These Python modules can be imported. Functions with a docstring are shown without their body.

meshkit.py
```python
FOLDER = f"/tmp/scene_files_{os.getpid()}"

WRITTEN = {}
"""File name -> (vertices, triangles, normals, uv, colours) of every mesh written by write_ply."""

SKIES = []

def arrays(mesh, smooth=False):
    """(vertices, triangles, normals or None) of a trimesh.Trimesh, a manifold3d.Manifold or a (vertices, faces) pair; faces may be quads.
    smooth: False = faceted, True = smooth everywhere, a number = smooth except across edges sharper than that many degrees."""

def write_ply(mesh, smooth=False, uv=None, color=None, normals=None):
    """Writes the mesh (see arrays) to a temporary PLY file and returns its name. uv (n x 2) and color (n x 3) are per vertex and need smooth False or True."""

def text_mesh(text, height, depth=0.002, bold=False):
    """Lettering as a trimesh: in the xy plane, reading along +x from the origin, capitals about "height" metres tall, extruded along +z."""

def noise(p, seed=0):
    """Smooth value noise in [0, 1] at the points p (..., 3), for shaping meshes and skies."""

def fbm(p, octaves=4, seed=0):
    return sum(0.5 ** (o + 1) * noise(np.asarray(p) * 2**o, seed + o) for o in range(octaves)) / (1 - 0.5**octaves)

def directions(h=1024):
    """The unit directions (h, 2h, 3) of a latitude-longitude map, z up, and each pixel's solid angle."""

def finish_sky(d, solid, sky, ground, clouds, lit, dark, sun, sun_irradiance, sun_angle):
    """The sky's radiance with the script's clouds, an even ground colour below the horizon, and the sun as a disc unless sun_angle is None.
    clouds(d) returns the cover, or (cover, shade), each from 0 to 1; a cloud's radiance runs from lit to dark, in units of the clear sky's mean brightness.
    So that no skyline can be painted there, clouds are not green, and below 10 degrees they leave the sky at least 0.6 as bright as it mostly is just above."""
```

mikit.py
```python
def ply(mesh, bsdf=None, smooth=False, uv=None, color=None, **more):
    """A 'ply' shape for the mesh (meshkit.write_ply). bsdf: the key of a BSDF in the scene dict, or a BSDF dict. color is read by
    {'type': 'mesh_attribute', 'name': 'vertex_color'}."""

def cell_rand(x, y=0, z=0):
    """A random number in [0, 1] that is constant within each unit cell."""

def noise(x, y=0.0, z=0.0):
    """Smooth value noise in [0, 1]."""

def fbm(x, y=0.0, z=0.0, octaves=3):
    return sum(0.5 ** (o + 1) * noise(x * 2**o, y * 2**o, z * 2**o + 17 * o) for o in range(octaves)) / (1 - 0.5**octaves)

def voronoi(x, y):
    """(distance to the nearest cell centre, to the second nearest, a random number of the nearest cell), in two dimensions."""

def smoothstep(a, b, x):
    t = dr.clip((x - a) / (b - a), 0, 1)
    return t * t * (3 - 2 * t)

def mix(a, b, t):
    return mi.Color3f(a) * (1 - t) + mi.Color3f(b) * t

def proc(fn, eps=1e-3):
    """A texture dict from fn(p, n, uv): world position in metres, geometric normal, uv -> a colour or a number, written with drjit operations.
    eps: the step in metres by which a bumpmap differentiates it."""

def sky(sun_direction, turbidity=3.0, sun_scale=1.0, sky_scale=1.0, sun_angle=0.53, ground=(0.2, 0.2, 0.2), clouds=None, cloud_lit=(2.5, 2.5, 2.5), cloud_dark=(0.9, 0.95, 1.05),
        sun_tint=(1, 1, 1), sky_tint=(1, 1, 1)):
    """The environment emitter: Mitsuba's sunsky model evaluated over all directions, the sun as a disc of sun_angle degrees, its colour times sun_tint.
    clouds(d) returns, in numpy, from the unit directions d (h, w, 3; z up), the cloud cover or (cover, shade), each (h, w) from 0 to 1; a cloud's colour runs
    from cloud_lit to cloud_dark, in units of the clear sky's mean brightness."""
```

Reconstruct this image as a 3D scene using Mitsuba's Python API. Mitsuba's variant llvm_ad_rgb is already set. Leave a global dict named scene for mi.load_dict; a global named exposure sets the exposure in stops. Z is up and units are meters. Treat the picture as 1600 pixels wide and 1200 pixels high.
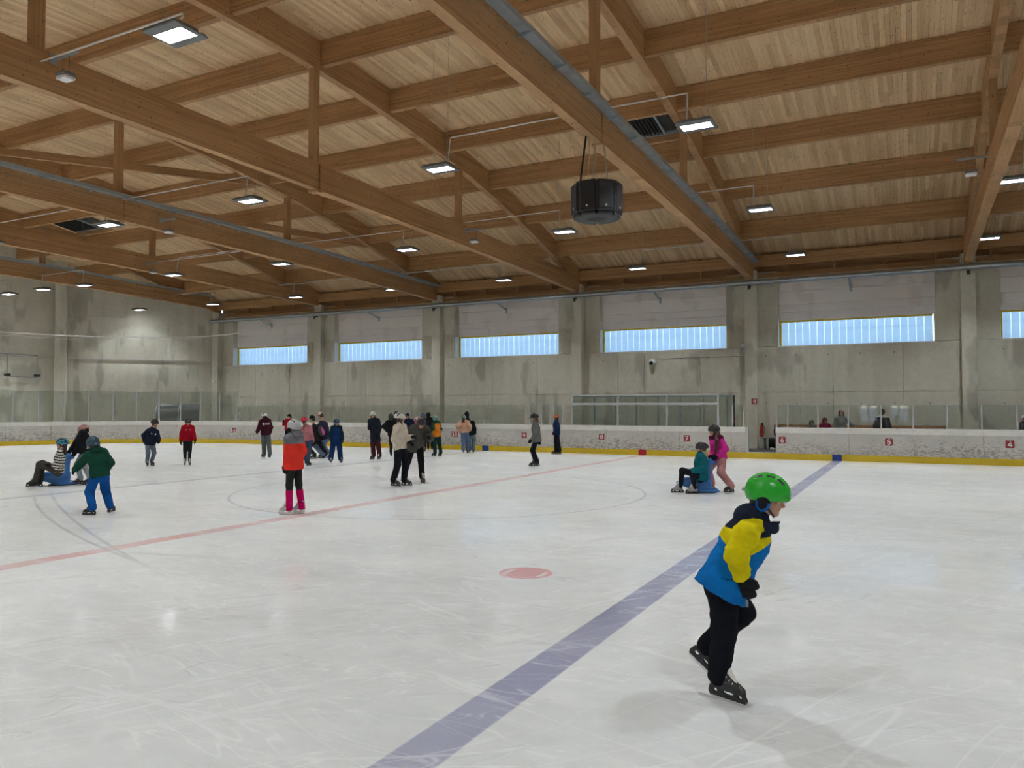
import math, numpy as np, trimesh, mitsuba as mi, mikit, meshkit
import drjit as dr
from mikit import ply, proc, noise, fbm, smoothstep, mix, cell_rand

T = mi.ScalarTransform4f
scene, labels = {}, {}
rng = np.random.default_rng(7)
A = np.array

# ------------------------------------------------------------------ camera
F_PX, PITCH, ROLL, YAW, EYE = 1206.7, 0.03086, -0.00024, 0.47819, 1.8543
CAM = A([0.0, 0.0, EYE])
_fw = A([-math.sin(YAW) * math.cos(PITCH), math.cos(YAW) * math.cos(PITCH), math.sin(PITCH)])
_rt = A([math.cos(YAW), math.sin(YAW), 0.0])
_up = np.cross(_rt, _fw)
scene['camera'] = {'type': 'perspective', 'fov': math.degrees(2 * math.atan(800 / F_PX)), 'fov_axis': 'x', 'near_clip': 0.05, 'far_clip': 500.0,
                   'to_world': T().look_at(origin=CAM.tolist(), target=(CAM + _fw).tolist(), up=_up.tolist())}

# ------------------------------------------------------------------ light
exposure = 2.27
scene['sky'] = {'sampling_weight': 14.0, **mikit.sky((0.25, -0.75, 0.62), turbidity=4.0, sun_scale=0.0, sky_scale=2.0, ground=(0.80, 0.82, 0.85), sky_tint=(1.05, 1.0, 0.93))}
LAMP_RADIANCE = (4.9, 5.2, 5.4)            # every high-bay lamp's diffuser
LAMP_BEAM = (8.3, 8.95, 9.4)                 # the bundled light of its reflector, a cone of 57 degrees to each side

# ------------------------------------------------------------------ helpers
def uniq(key):
    if key not in scene and key not in used:
        used.add(key)
        return key
    n = 1
    while f'{key}_{n:03d}' in scene or f'{key}_{n:03d}' in used:
        n += 1
    used.add(f'{key}_{n:03d}')
    return f'{key}_{n:03d}'
used = set()

def thing(name, label=None, category=None, group=None, kind=None):
    key = uniq(name)
    d = {}
    for k, v in (('label', label), ('category', category), ('group', group), ('kind', kind)):
        if v: d[k] = v
    if d: labels[key] = d
    return key

def part(parent, name, mesh, mat, smooth=False, color=None, label=None, kind=None, uv=None, **more):
    key = uniq(f'{parent}__{name}')
    scene[key] = ply(mesh, mat, smooth, uv, color, **more)
    d = {}
    if label: d['label'] = label
    if kind: d['kind'] = kind
    if d: labels[key] = d
    return key

def solo(name, mesh, mat, smooth=False, label=None, category=None, group=None, kind=None, color=None, **more):
    key = thing(name, label, category, group, kind)
    scene[key] = ply(mesh, mat, smooth, None, color, **more)
    return key

BF = A([[0, 1, 3], [0, 3, 2], [4, 6, 7], [4, 7, 5], [0, 4, 5], [0, 5, 1], [2, 3, 7], [2, 7, 6], [0, 2, 6], [0, 6, 4], [1, 5, 7], [1, 7, 3]])
def box(x0, x1, y0, y1, z0, z1):
    v = A([[x, y, z] for x in (x0, x1) for y in (y0, y1) for z in (z0, z1)], float)
    return trimesh.Trimesh(v, BF.copy(), process=False)

def obox(c, ax, ay, az):
    """box with centre c and half-axis vectors"""
    c, ax, ay, az = (A(t, float) for t in (c, ax, ay, az))
    v = A([c + sx * ax + sy * ay + sz * az for sx in (-1, 1) for sy in (-1, 1) for sz in (-1, 1)])
    f = BF.copy()
    if np.dot(np.cross(ax, ay), az) < 0: f = f[:, ::-1]
    return trimesh.Trimesh(v, f, process=False)

def beam(a, b, w, h, up=(0, 0, 1)):
    a, b, up = A(a, float), A(b, float), A(up, float)
    d = b - a; L = np.linalg.norm(d); d /= L
    s = np.cross(d, up); s /= np.linalg.norm(s); u = np.cross(s, d)
    return obox((a + b) / 2, d * L / 2, s * w / 2, u * h / 2)

def cbox(x0, x1, y0, y1, z0, z1, c=0.01):
    """box with chamfered edges (hull)"""
    pts = []
    for sx, X in ((1, x0), (-1, x1)):
        for sy, Y in ((1, y0), (-1, y1)):
            for sz, Z in ((1, z0), (-1, z1)):
                pts += [(X + sx * c, Y + sy * c, Z), (X + sx * c, Y, Z + sz * c), (X, Y + sy * c, Z + sz * c)]
    return trimesh.convex.convex_hull(A(pts))

def tube(pts, r, n=8):
    pts = A(pts, float)
    t = np.gradient(pts, axis=0); t /= np.linalg.norm(t, axis=1, keepdims=True)
    a = np.cross(t, np.where(np.abs(t[:, 2:]) < 0.9, [0, 0, 1.0], [1.0, 0, 0])); a /= np.linalg.norm(a, axis=1, keepdims=True)
    b = np.cross(t, a); ang = np.arange(n) * 2 * np.pi / n
    v = (pts[:, None] + np.broadcast_to(r, (len(pts),))[:, None, None] * (np.cos(ang)[None, :, None] * a[:, None] + np.sin(ang)[None, :, None] * b[:, None])).reshape(-1, 3)
    i, j = np.meshgrid(np.arange(len(pts) - 1), np.arange(n), indexing='ij')
    q = np.stack([i * n + j, i * n + (j + 1) % n, (i + 1) * n + (j + 1) % n, (i + 1) * n + j], -1).reshape(-1, 4)
    f = np.vstack([q[:, [0, 1, 2]], q[:, [0, 2, 3]]])
    m = len(v); v = np.vstack([v, pts[:1], pts[-1:]]); k = np.arange(n); e = (len(pts) - 1) * n
    f = np.vstack([f, np.stack([(k + 1) % n, k, k * 0 + m], 1), np.stack([e + k, e + (k + 1) % n, k * 0 + m + 1], 1)])
    return trimesh.Trimesh(v, f, process=False)

cat = trimesh.util.concatenate

def moved(m, M):
    m = m.copy(); m.apply_transform(M); return m

def frame3(o, x, y, z):
    M = np.eye(4); M[:3, 0], M[:3, 1], M[:3, 2], M[:3, 3] = x, y, z, o
    return M

# ------------------------------------------------------------------ materials
def rgb(*c): return {'type': 'rgb', 'value': list(map(float, c))}
def pri(base, rough=0.6, **k): return {'type': 'twosided', 'b': {'type': 'principled', 'base_color': base, 'roughness': rough, **k}}

def wood_fn(axis, dark, light, per=None, kn=1.0):
    def fn(p, n, uv):
        c = [p.x, p.y, p.z]
        along = c[axis]; o = [c[i] for i in range(3) if i != axis]
        # lamellas / boards of slightly different tone, long grain, knots
        if per is None:
            lam = cell_rand(dr.floor(along / 3.1 + 0.37 * dr.floor(o[1] / 0.042)), dr.floor(o[1] / 0.042), 3.0)
            across = o[0] + o[1]
            cell = dr.floor(o[1] / 0.11) * 13 + dr.floor(o[0] / 0.11) * 7
        else:
            row = dr.floor(o[0] / per)
            lam = cell_rand(row, dr.floor(along / 4.3 + cell_rand(row, 5) * 7), 3.0)
            across = o[0]
            cell = row
        grain = fbm(across * 60 + lam * 31, along * 1.3, lam * 11, octaves=3)
        patch = fbm(across * 1.2, along * 0.5, 4.0, octaves=2)
        t = dr.clip((0.5 if per is None else 0.72) * lam + 0.7 * (grain - 0.5) + 0.5 * (patch - 0.5) + (0.28 if per is None else 0.16), 0, 1)
        col = mix(dark, light, t)
        # knots: one dark oval here and there
        flip = dr.abs(n[[i for i in range(3) if i != axis][0]]) > dr.abs(n[[i for i in range(3) if i != axis][1]])
        q = dr.floor(along / 0.34)
        keep = cell_rand(q, cell, 7.0)
        ka = (q + 0.2 + 0.6 * cell_rand(q, cell, 8.0)) * 0.34
        if per is None:
            k0 = (dr.floor(o[0] / 0.11) + 0.25 + 0.5 * cell_rand(q, cell, 9.0)) * 0.11
            k1 = (dr.floor(o[1] / 0.11) + 0.25 + 0.5 * cell_rand(q, cell, 10.0)) * 0.11
            # across the face that is seen
            d2 = dr.square((along - ka) / 0.020) + dr.select(flip, dr.square((o[1] - k1) / 0.013), dr.square((o[0] - k0) / 0.013))
        else:
            k0 = (row + 0.25 + 0.5 * cell_rand(q, cell, 9.0)) * per
            d2 = dr.square((along - ka) / 0.024) + dr.square((o[0] - k0) / 0.013)
        k = dr.select(keep < 0.30 * kn, 1 - smoothstep(0.5, 1.3, d2), 0.0)
        return mix(col, (0.10, 0.045, 0.02), 0.85 * k)
    return fn

WD, WL = (0.295, 0.148, 0.056), (0.49, 0.285, 0.130)
DD, DL = (0.50, 0.318, 0.160), (0.75, 0.54, 0.32)
scene['wood_x'] = pri(proc(wood_fn(0, WD, WL)), 0.55)
scene['wood_y'] = pri(proc(wood_fn(1, WD, WL)), 0.55)
scene['wood_z'] = pri(proc(wood_fn(2, WD, WL)), 0.55)
scene['wood_deck'] = pri(proc(wood_fn(1, DD, DL, per=0.13, kn=1.0)), 0.6)

def concrete_fn(p, n, uv):
    h = p.x * 0.8 + p.y * 0.6
    cloud = fbm(h * 0.45, p.z * 0.35, p.y * 0.3, octaves=4)
    fine = fbm(h * 9, p.z * 7, 3.0, octaves=3)
    run = fbm(h * 3.2, p.z * 0.25, 8.0, octaves=3)
    speck = noise(h * 38, p.z * 38, 1.0)
    t = 0.5 + 0.55 * (cloud - 0.5) + 0.25 * (fine - 0.5) + 0.35 * (run - 0.5)
    col = mix((0.43, 0.415, 0.34), (0.75, 0.725, 0.61), dr.clip(t, 0, 1))
    stain = smoothstep(0.60, 0.74, fbm(h * 1.7 + 5, p.z * 0.5 + 2, 5.0, octaves=3))
    col = mix(col, (0.24, 0.225, 0.18), 0.40 * stain)
    # cone holes left by the formwork ties, in rows
    hx = (p.x / 1.31 - dr.floor(p.x / 1.31) - 0.5) * 1.31
    row = dr.minimum(dr.abs(p.z - 4.22), dr.abs(p.z - 2.05))
    tie = dr.select(p.y > 36.2, 1 - smoothstep(0.025, 0.04, dr.sqrt(dr.square(hx) + dr.square(row))), 0.0)
    col = mix(col, (0.13, 0.12, 0.10), 0.7 * tie)
    return mix(col, (0.18, 0.17, 0.15), dr.select(speck > 0.93, 0.35, 0.0))
scene['concrete'] = pri(proc(concrete_fn), 0.85)

def infill_fn(p, n, uv):
    c = fbm(p.x * 0.6, p.z * 0.9, 2.0, octaves=3)
    s = smoothstep(0.66, 0.78, fbm(p.x * 1.5 + 9, p.z * 1.1, 4.0, octaves=3))
    col = mix((0.78, 0.745, 0.715), (0.86, 0.825, 0.795), c)
    return mix(col, (0.46, 0.38, 0.33), 0.22 * s)
scene['infill'] = pri(proc(infill_fn), 0.6)

X_RED, X_BLUE, Y_MID = -9.41, -2.365, 14.73
def ice_marks(p):
    """the coloured marks that are painted into the ice: red and blue line, circle, face-off spot"""
    wob = 0.006 * (noise(p.x * 9, p.y * 9, 2.0) - 0.5)
    def line(x0, hw): return 1 - smoothstep(hw - 0.012, hw + 0.012, dr.abs(p.x - x0 + wob))
    red = line(X_RED, 0.15)
    blue, blue2 = line(X_BLUE, 0.155), line(2 * X_RED - X_BLUE, 0.15)
    goal = line(X_RED - 26.0, 0.025)
    r = dr.sqrt(dr.square(p.x - X_RED) + dr.square(p.y - Y_MID))
    circ = 1 - smoothstep(0.02, 0.04, dr.abs(r - 4.5))
    def spot(x0, y0):
        q = dr.sqrt(dr.square(p.x - x0) + dr.square(p.y - y0))
        full = 1 - smoothstep(0.29, 0.31, q)
        bar = dr.abs(p.y - y0 + 0.0)
        hollow = smoothstep(0.17, 0.19, dr.abs(p.x - x0)) * (1 - smoothstep(0.235, 0.25, q))
        return full * (1 - hollow * 0.8)
    sp = mi.Float(0)
    for sx in (X_BLUE - 1.52, 2 * X_RED - X_BLUE + 1.52):
        for sy in (Y_MID - 6.9,):
            sp = dr.maximum(sp, spot(sx, sy))
    return red, blue, goal, circ, sp, blue2

def scratches(p, seed, s, stretch, angle, thin):
    """long thin curved blade scratches: ridges of a stretched, warped noise"""
    ca, sa = math.cos(angle), math.sin(angle)
    w1 = 0.6 * (noise(p.x * 0.35, p.y * 0.35, seed + 0.5) - 0.5)
    u = (p.x * ca + p.y * sa) / stretch + w1
    v = (-p.x * sa + p.y * ca) + w1 * 2.0
    f = noise(u * s, v * s, seed)
    g = noise(u * s * 0.7 + 11, v * s * 0.25, seed + 3.0)
    return (1 - smoothstep(0.0, thin, dr.abs(f - 0.5))) * smoothstep(0.35, 0.7, g)

def ice_fn(p, n, uv):
    cloud = fbm(p.x * 0.22, p.y * 0.22, 1.0, octaves=4)
    worn = fbm(p.x * 0.9 + 3, p.y * 2.1, 2.0, octaves=3)
    fine = fbm(p.x * 6, p.y * 9, 4.0, octaves=3)
    col = mix((0.60, 0.625, 0.625), (0.80, 0.825, 0.82), dr.clip(0.5 + 0.8 * (cloud - 0.5) + 0.45 * (worn - 0.5) + 0.35 * (fine - 0.5), 0, 1))
    red, blue, goal, circ, sp, blue2 = ice_marks(p)
    fade = 0.55 + 0.9 * (worn - 0.5)
    col = mix(col, (0.62, 0.33, 0.33), dr.clip(red * fade * 0.95, 0, 0.75))
    col = mix(col, (0.30, 0.315, 0.445), dr.clip(blue * (0.92 + 0.5 * (worn - 0.5)), 0, 0.97))
    col = mix(col, (0.40, 0.42, 0.46), blue2 * 0.55)
    col = mix(col, (0.58, 0.25, 0.26), goal * 0.5)
    col = mix(col, (0.40, 0.42, 0.46), circ * 0.50)
    col = mix(col, (0.64, 0.30, 0.31), dr.clip(sp * (0.85 + 0.6 * (worn - 0.5)), 0, 0.85))
    a = dr.maximum(scratches(p, 21.0, 15.0, 13.0, 0.45, 0.050), scratches(p, 33.0, 17.0, 12.0, -0.35, 0.052))
    b = dr.maximum(scratches(p, 47.0, 16.0, 13.0, 1.15, 0.052), scratches(p, 67.0, 9.0, 15.0, 0.85, 0.030))
    c = dr.maximum(scratches(p, 71.0, 18.0, 11.0, 0.05, 0.055), scratches(p, 83.0, 5.0, 14.0, 0.6, 0.013))
    darkscr = dr.maximum(scratches(p, 51.0, 2.6, 14.0, 0.2, 0.009), scratches(p, 59.0, 9.0, 12.0, 0.95, 0.028))
    col = mix(col, (0.90, 0.915, 0.915), 0.30 * dr.maximum(dr.maximum(a, b), c))
    # two skate tracks that swing across the left part of the ice
    r1 = dr.sqrt(dr.square(p.x - 2.24) + dr.square(p.y - 40.77)); r2 = dr.sqrt(dr.square(p.x - 18.91) + dr.square(p.y - 72.0))
    arc = dr.maximum(1 - smoothstep(0.012, 0.045, dr.abs(r1 - 36.11)), 1 - smoothstep(0.012, 0.045, dr.abs(r2 - 71.17)))
    arc = arc * smoothstep(-17.5, -15.5, p.x) * (1 - smoothstep(-9.5, -6.8, p.x)) * (0.5 + noise(p.x * 1.5, p.y * 1.5, 7.0))
    col = mix(col, (0.42, 0.45, 0.45), 0.45 * arc)
    return mix(col, (0.47, 0.49, 0.50), 0.34 * darkscr)

def ice_rough(p, n, uv):
    worn = fbm(p.x * 0.5 + 7, p.y * 0.9, 6.0, octaves=4)
    return 0.13 + 0.26 * smoothstep(0.34, 0.62, worn)

def ice_bump(p, n, uv):
    s = dr.maximum(scratches(p, 21.0, 8.0, 11.0, 0.45, 0.05), scratches(p, 33.0, 9.0, 10.0, -0.35, 0.05))
    return 0.4 * s + 0.5 * fbm(p.x * 14, p.y * 14, 3.0, octaves=3)
scene['ice'] = {'type': 'bumpmap', 'arbitrary': proc(ice_bump, eps=4e-3), 'scale': 0.0010,
                'b': {'type': 'twosided', 'c': {'type': 'principled', 'base_color': proc(ice_fn), 'roughness': proc(ice_rough), 'specular': 0.24}}}

def board_fn(p, n, uv):
    # white plastic with puck scuffs, more of them low down where pucks hit
    s = p.x * 1.0 + p.y * 0.37
    low = 1 - smoothstep(0.22, 0.98, p.z)
    m1 = noise(s * 17, p.z * 42, 1.0)
    m2 = fbm(s * 11.0, p.z * 26, 2.0, octaves=3)
    marks = dr.maximum(smoothstep(0.84 - 0.30 * low, 1.0 - 0.24 * low, m1), smoothstep(0.70 - 0.20 * low, 0.88 - 0.20 * low, m2))
    where = smoothstep(0.22, 0.75, fbm(s * 0.5, p.z * 0.4, 9.0, octaves=3) + 0.28 * low)
    col = mix((0.50, 0.485, 0.45), (0.62, 0.605, 0.565), fbm(s * 2.3, p.z * 4, 5.0, octaves=3))
    return mix(col, (0.17, 0.155, 0.15), 0.55 * marks * where)
scene['board_white'] = pri(proc(board_fn), 0.45)
def kick_fn(p, n, uv):
    s = p.x + p.y * 0.37
    return mix((0.60, 0.43, 0.02), (0.70, 0.53, 0.035), fbm(s * 2.0, p.z * 9, 1.0, octaves=3))
scene['kick_yellow'] = pri(proc(kick_fn), 0.4)
def tint_fn(a, b, s):
    def fn(p, n, uv): return mix(a, b, fbm(p.x * s, p.y * s, p.z * s, octaves=2))
    return fn
def mat(name, c, rough=0.6, var=0.10, s=6.0, **k):
    scene[name] = pri(proc(tint_fn(tuple(x * (1 - var) for x in c), tuple(x * (1 + var) for x in c), s)), rough, **k)
mat('cap_white', (0.74, 0.735, 0.69), 0.35)
mat('marker_blue', (0.02, 0.055, 0.28), 0.4)
mat('marker_red', (0.42, 0.015, 0.03), 0.4)
mat('sign_red', (0.30, 0.035, 0.045), 0.4)
mat('sign_white', (0.75, 0.72, 0.70), 0.5, 0.04)
mat('galvanised', (0.42, 0.455, 0.47), 0.34, 0.18, 9.0, metallic=0.75)
mat('tray_steel', (0.34, 0.40, 0.43), 0.4, 0.15, 4.0, metallic=0.4)
mat('aluminium', (0.56, 0.58, 0.58), 0.35, 0.06, 5.0, metallic=0.5)
mat('conduit', (0.60, 0.585, 0.55), 0.45, 0.05)
mat('dark_metal', (0.030, 0.031, 0.030), 0.5)
mat('lamp_grey', (0.135, 0.145, 0.14), 0.4)
mat('black_plastic', (0.008, 0.009, 0.011), 0.45)
mat('speaker_grey', (0.030, 0.034, 0.038), 0.4)
mat('window_yellow', (0.66, 0.50, 0.06), 0.5)
mat('reveal_white', (0.72, 0.71, 0.66), 0.7, 0.04)
mat('floor_rubber', (0.06, 0.06, 0.058), 0.85, 0.2)
mat('outside_paving', (0.45, 0.45, 0.44), 0.9, 0.1, 1.0)
mat('white_plastic', (0.72, 0.73, 0.73), 0.4, 0.03)
mat('brick_red', (0.36, 0.03, 0.03), 0.4)
mat('bench_wood', (0.34, 0.17, 0.07), 0.5)
mat('near_wall', (0.46, 0.455, 0.42), 0.8, 0.08, 0.5)
scene['clear_glass'] = {'type': 'thindielectric', 'int_ior': 1.5, 'specular_transmittance': rgb(0.70, 0.75, 0.72)}
scene['polycarbonate'] = {'type': 'principledthin', 'base_color': proc(tint_fn((0.62, 0.80, 0.92), (0.70, 0.86, 0.96), 3.0)), 'roughness': 0.5, 'diff_trans': 1.35}
scene['polycarbonate_rib'] = {'type': 'principledthin', 'base_color': rgb(0.94, 0.98, 0.985), 'roughness': 0.5, 'diff_trans': 1.95}
scene['lamp_diffuser'] = {'type': 'diffuse', 'reflectance': rgb(0.6, 0.6, 0.6)}
mat('flue_dark', (0.035, 0.033, 0.03), 0.6)

# ------------------------------------------------------------------ setting: floor, walls, windows
YW, X_NEAR_END, Y_NEAR = 36.51, 15.5, -9.0
CORNER, CHAM = A([-41.1, YW]), A([-46.8, 29.6])
solo('floor', box(-47.2, X_NEAR_END + .4, Y_NEAR - .4, YW + .4, -0.3, 0.0), 'ice', label='scratched white ice with a blue and a pale red line painted in', kind='structure')
part('floor', 'passage_floor', box(-47.2, X_NEAR_END + .4, 29.45, YW + .2, -0.02, 0.012), 'floor_rubber', label='dark rubber floor behind the boards')
COLX = [-32.08, -23.52, -15.05, -6.5, 2.08, 10.65]
BAYS = [(-39.55, -33.2), (-31.05, -24.68), (-22.48, -16.2), (-13.94, -7.66), (-5.36, 0.9), (3.19, 9.45)]
SILL, HEAD, TOPW = 4.64, 5.74, 7.78
REC = 0.45
# back wall: lower concrete as cast panels with joints, piers beside the windows, columns
solo('wall_back', box(-41.2, X_NEAR_END, YW + 0.05, YW + 0.95, -0.02, SILL - 0.06), 'concrete', label='stained grey concrete wall under the strip windows', kind='structure')
edges = [-41.15] + [c for c in COLX] + [X_NEAR_END]
for i in range(len(edges) - 1):
    a, b = edges[i], edges[i + 1]
    cut = [a, a + (b - a) * 0.24, a + (b - a) * 0.40, a + (b - a) * 0.72, b]
    for j in range(4):
        for z0, z1 in ((0.0, 2.55), (2.562, SILL - 0.012)):
            part('wall_back', 'panel', cbox(cut[j] + .006, cut[j + 1] - .006, YW, YW + .06, z0, z1, .006), 'concrete')
pe = [-41.15] + [x for b in BAYS for x in b] + [X_NEAR_END]
for i in range(0, len(pe), 2):
    part('wall_back', 'pier', box(pe[i], pe[i + 1], YW, YW + .95, SILL - 0.0, 8.05), 'concrete')
for i, x in enumerate(COLX):
    part('wall_back', 'column', cbox(x - .27, x + .27, YW - .38, YW + .02, 0, 8.12, .02), 'concrete')
part('wall_back', 'column', cbox(-41.0, -40.45, YW - .45, YW + .02, 0, 8.12, .02), 'concrete')
for i, (a, b) in enumerate(BAYS):
    w = thing(f'window_{i + 1}', None, None, None, 'structure')
    labels[w]['label'] = ['long translucent strip window nearest the far left corner', 'strip window second from the far left corner', 'strip window third from the far left corner', 'strip window above the glass bench shelter', 'strip window right of the bench shelter above the board number 5', 'strip window cut by the right edge of the photo'][i]
    yg = YW + REC
    part(w, 'sill', box(a, b, YW, yg + .1, SILL - .07, SILL), 'reveal_white')
    part(w, 'reveal', box(a - .0, a + .012, YW + .01, yg, SILL, HEAD + .04), 'reveal_white')
    part(w, 'reveal', box(b - .012, b, YW + .01, yg, SILL, HEAD + .04), 'reveal_white')
    part(w, 'frame', cat([box(a + .012, a + .10, yg - .05, yg + .05, SILL, HEAD + .07), box(b - .05, b - .012, yg - .05, yg + .05, SILL, HEAD + .07), box(a + .10, b - .10, yg - .05, yg + .05, HEAD, HEAD + .07)]), 'window_yellow', label='yellow window frame')
    n = 20
    xs = np.linspace(a + .10, b - .10, n + 1)
    for j in range(n):
        v = A([[xs[j] + .019, yg, SILL], [xs[j + 1] - .019, yg, SILL], [xs[j + 1] - .019, yg, HEAD], [xs[j] + .019, yg, HEAD]])
        part(w, 'pane', (v, A([[0, 1, 2, 3]])), 'polycarbonate')
    for j in range(n + 1):
        v = A([[xs[j] - .019, yg, SILL], [xs[j] + .019, yg, SILL], [xs[j] + .019, yg, HEAD], [xs[j] - .012, yg, HEAD]])
        part(w, 'rib', (v, A([[0, 1, 2, 3]])), 'polycarbonate_rib')
    part(w, 'rail', box(a + .1, b - .1, yg + .03, yg + .045, SILL + .72, SILL + .735), 'aluminium')
    # light insulated wall panels over the window, in four courses
    for z0, z1 in ((HEAD + .07, 6.18), (6.19, 6.52), (6.53, 7.14), (7.15, TOPW)):
        part(w, 'panel', cbox(a, b, yg - .1, yg + .05, z0, z1 - .004, .008), 'infill')
    for px in (0.31, 0.62):
        xh = a + (b - a) * px
        part(w, 'hook', tube([(xh, yg - .1, HEAD + .42), (xh + .02, yg - .14, HEAD + .40), (xh + .03, yg - .15, HEAD + .2), (xh, yg - .13, HEAD + .1)], .012, 6), 'white_plastic')
# ribbed ventilation grilles in the concrete beside the windows
gi = 0
for i, (a, b) in enumerate(BAYS[:5]):
    for side, x0 in (('right', b + .18), ('left', a - .80)):
        if x0 + .6 > 8 or (i == 0 and side == 'left'): continue
        gi += 1
        g = thing('vent_grille', f'grey ribbed vent panel {side} of the {["leftmost", "second", "third", "fourth", "fifth"][i]} strip window from the left', 'vent', 'vent panels beside the windows')
        part(g, 'frame', cat([box(x0, x0 + .62, YW - .022, YW + .01, z, z + .02) for z in (SILL + .02, SILL + .75, SILL + 1.28)] + [box(x, x + .02, YW - .022, YW + .01, SILL + .02, SILL + 1.30) for x in (x0, x0 + .60)]), 'concrete')
        for j in range(12):
            part(g, 'rib', box(x0 + .05 + j * .045, x0 + .068 + j * .045, YW - .016, YW + .01, SILL + .05, SILL + 1.26), 'concrete')
# chamfered corner wall, left end wall, near wall, right wall
def wall_strip(name, p0, p1, z0, z1, t, m, **kw):
    p0, p1 = A(p0, float), A(p1, float); d = (p1 - p0) / np.linalg.norm(p1 - p0); nrm = A([-d[1], d[0]])
    return obox([*(p0 + p1) / 2 + nrm * t / 2, (z0 + z1) / 2], [*(p1 - p0) / 2, 0], [*nrm * t / 2, 0], [0, 0, (z1 - z0) / 2])
cd = (CORNER - CHAM) / np.linalg.norm(CORNER - CHAM); CL = np.linalg.norm(CORNER - CHAM)
wc = solo('wall_corner', wall_strip('w', CHAM - cd * .2, CORNER + cd * .2, -.02, 13, .4, 'concrete'), 'concrete', label='slanted concrete wall across the far left corner', kind='structure')
wl = solo('wall_left', box(-47.25, -46.85, Y_NEAR, 29.75, -.02, 13), 'concrete', label='concrete end wall at the left edge of the photo', kind='structure')
def on_corner(s, out, z):            # s metres from CHAM towards CORNER, out metres into the hall
    n = A([cd[1], -cd[0]])
    q = CHAM + cd * s + n * out
    return [q[0], q[1], z]
def corner_panel(s0, s1, z0, z1):
    c = [(a + b) / 2 for a, b in zip(on_corner(s0, .012, z0), on_corner(s1, .012, z1))]
    n = A([cd[1], -cd[0]])
    return obox(c, [*cd * (s1 - s0) / 2, 0], [*n * .014, 0], [0, 0, (z1 - z0) / 2])
for s0, s1 in ((0, 3.0), (3.0, 5.9), (5.9, 8.9)):
    for z0, z1 in ((0, 4.9), (4.9, 6.55), (6.55, 8.65), (8.65, 11.5)):
        part(wc, 'panel', corner_panel(s0 + .006, s1 - .006, z0 + .006, z1 - .006), 'concrete')
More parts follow.
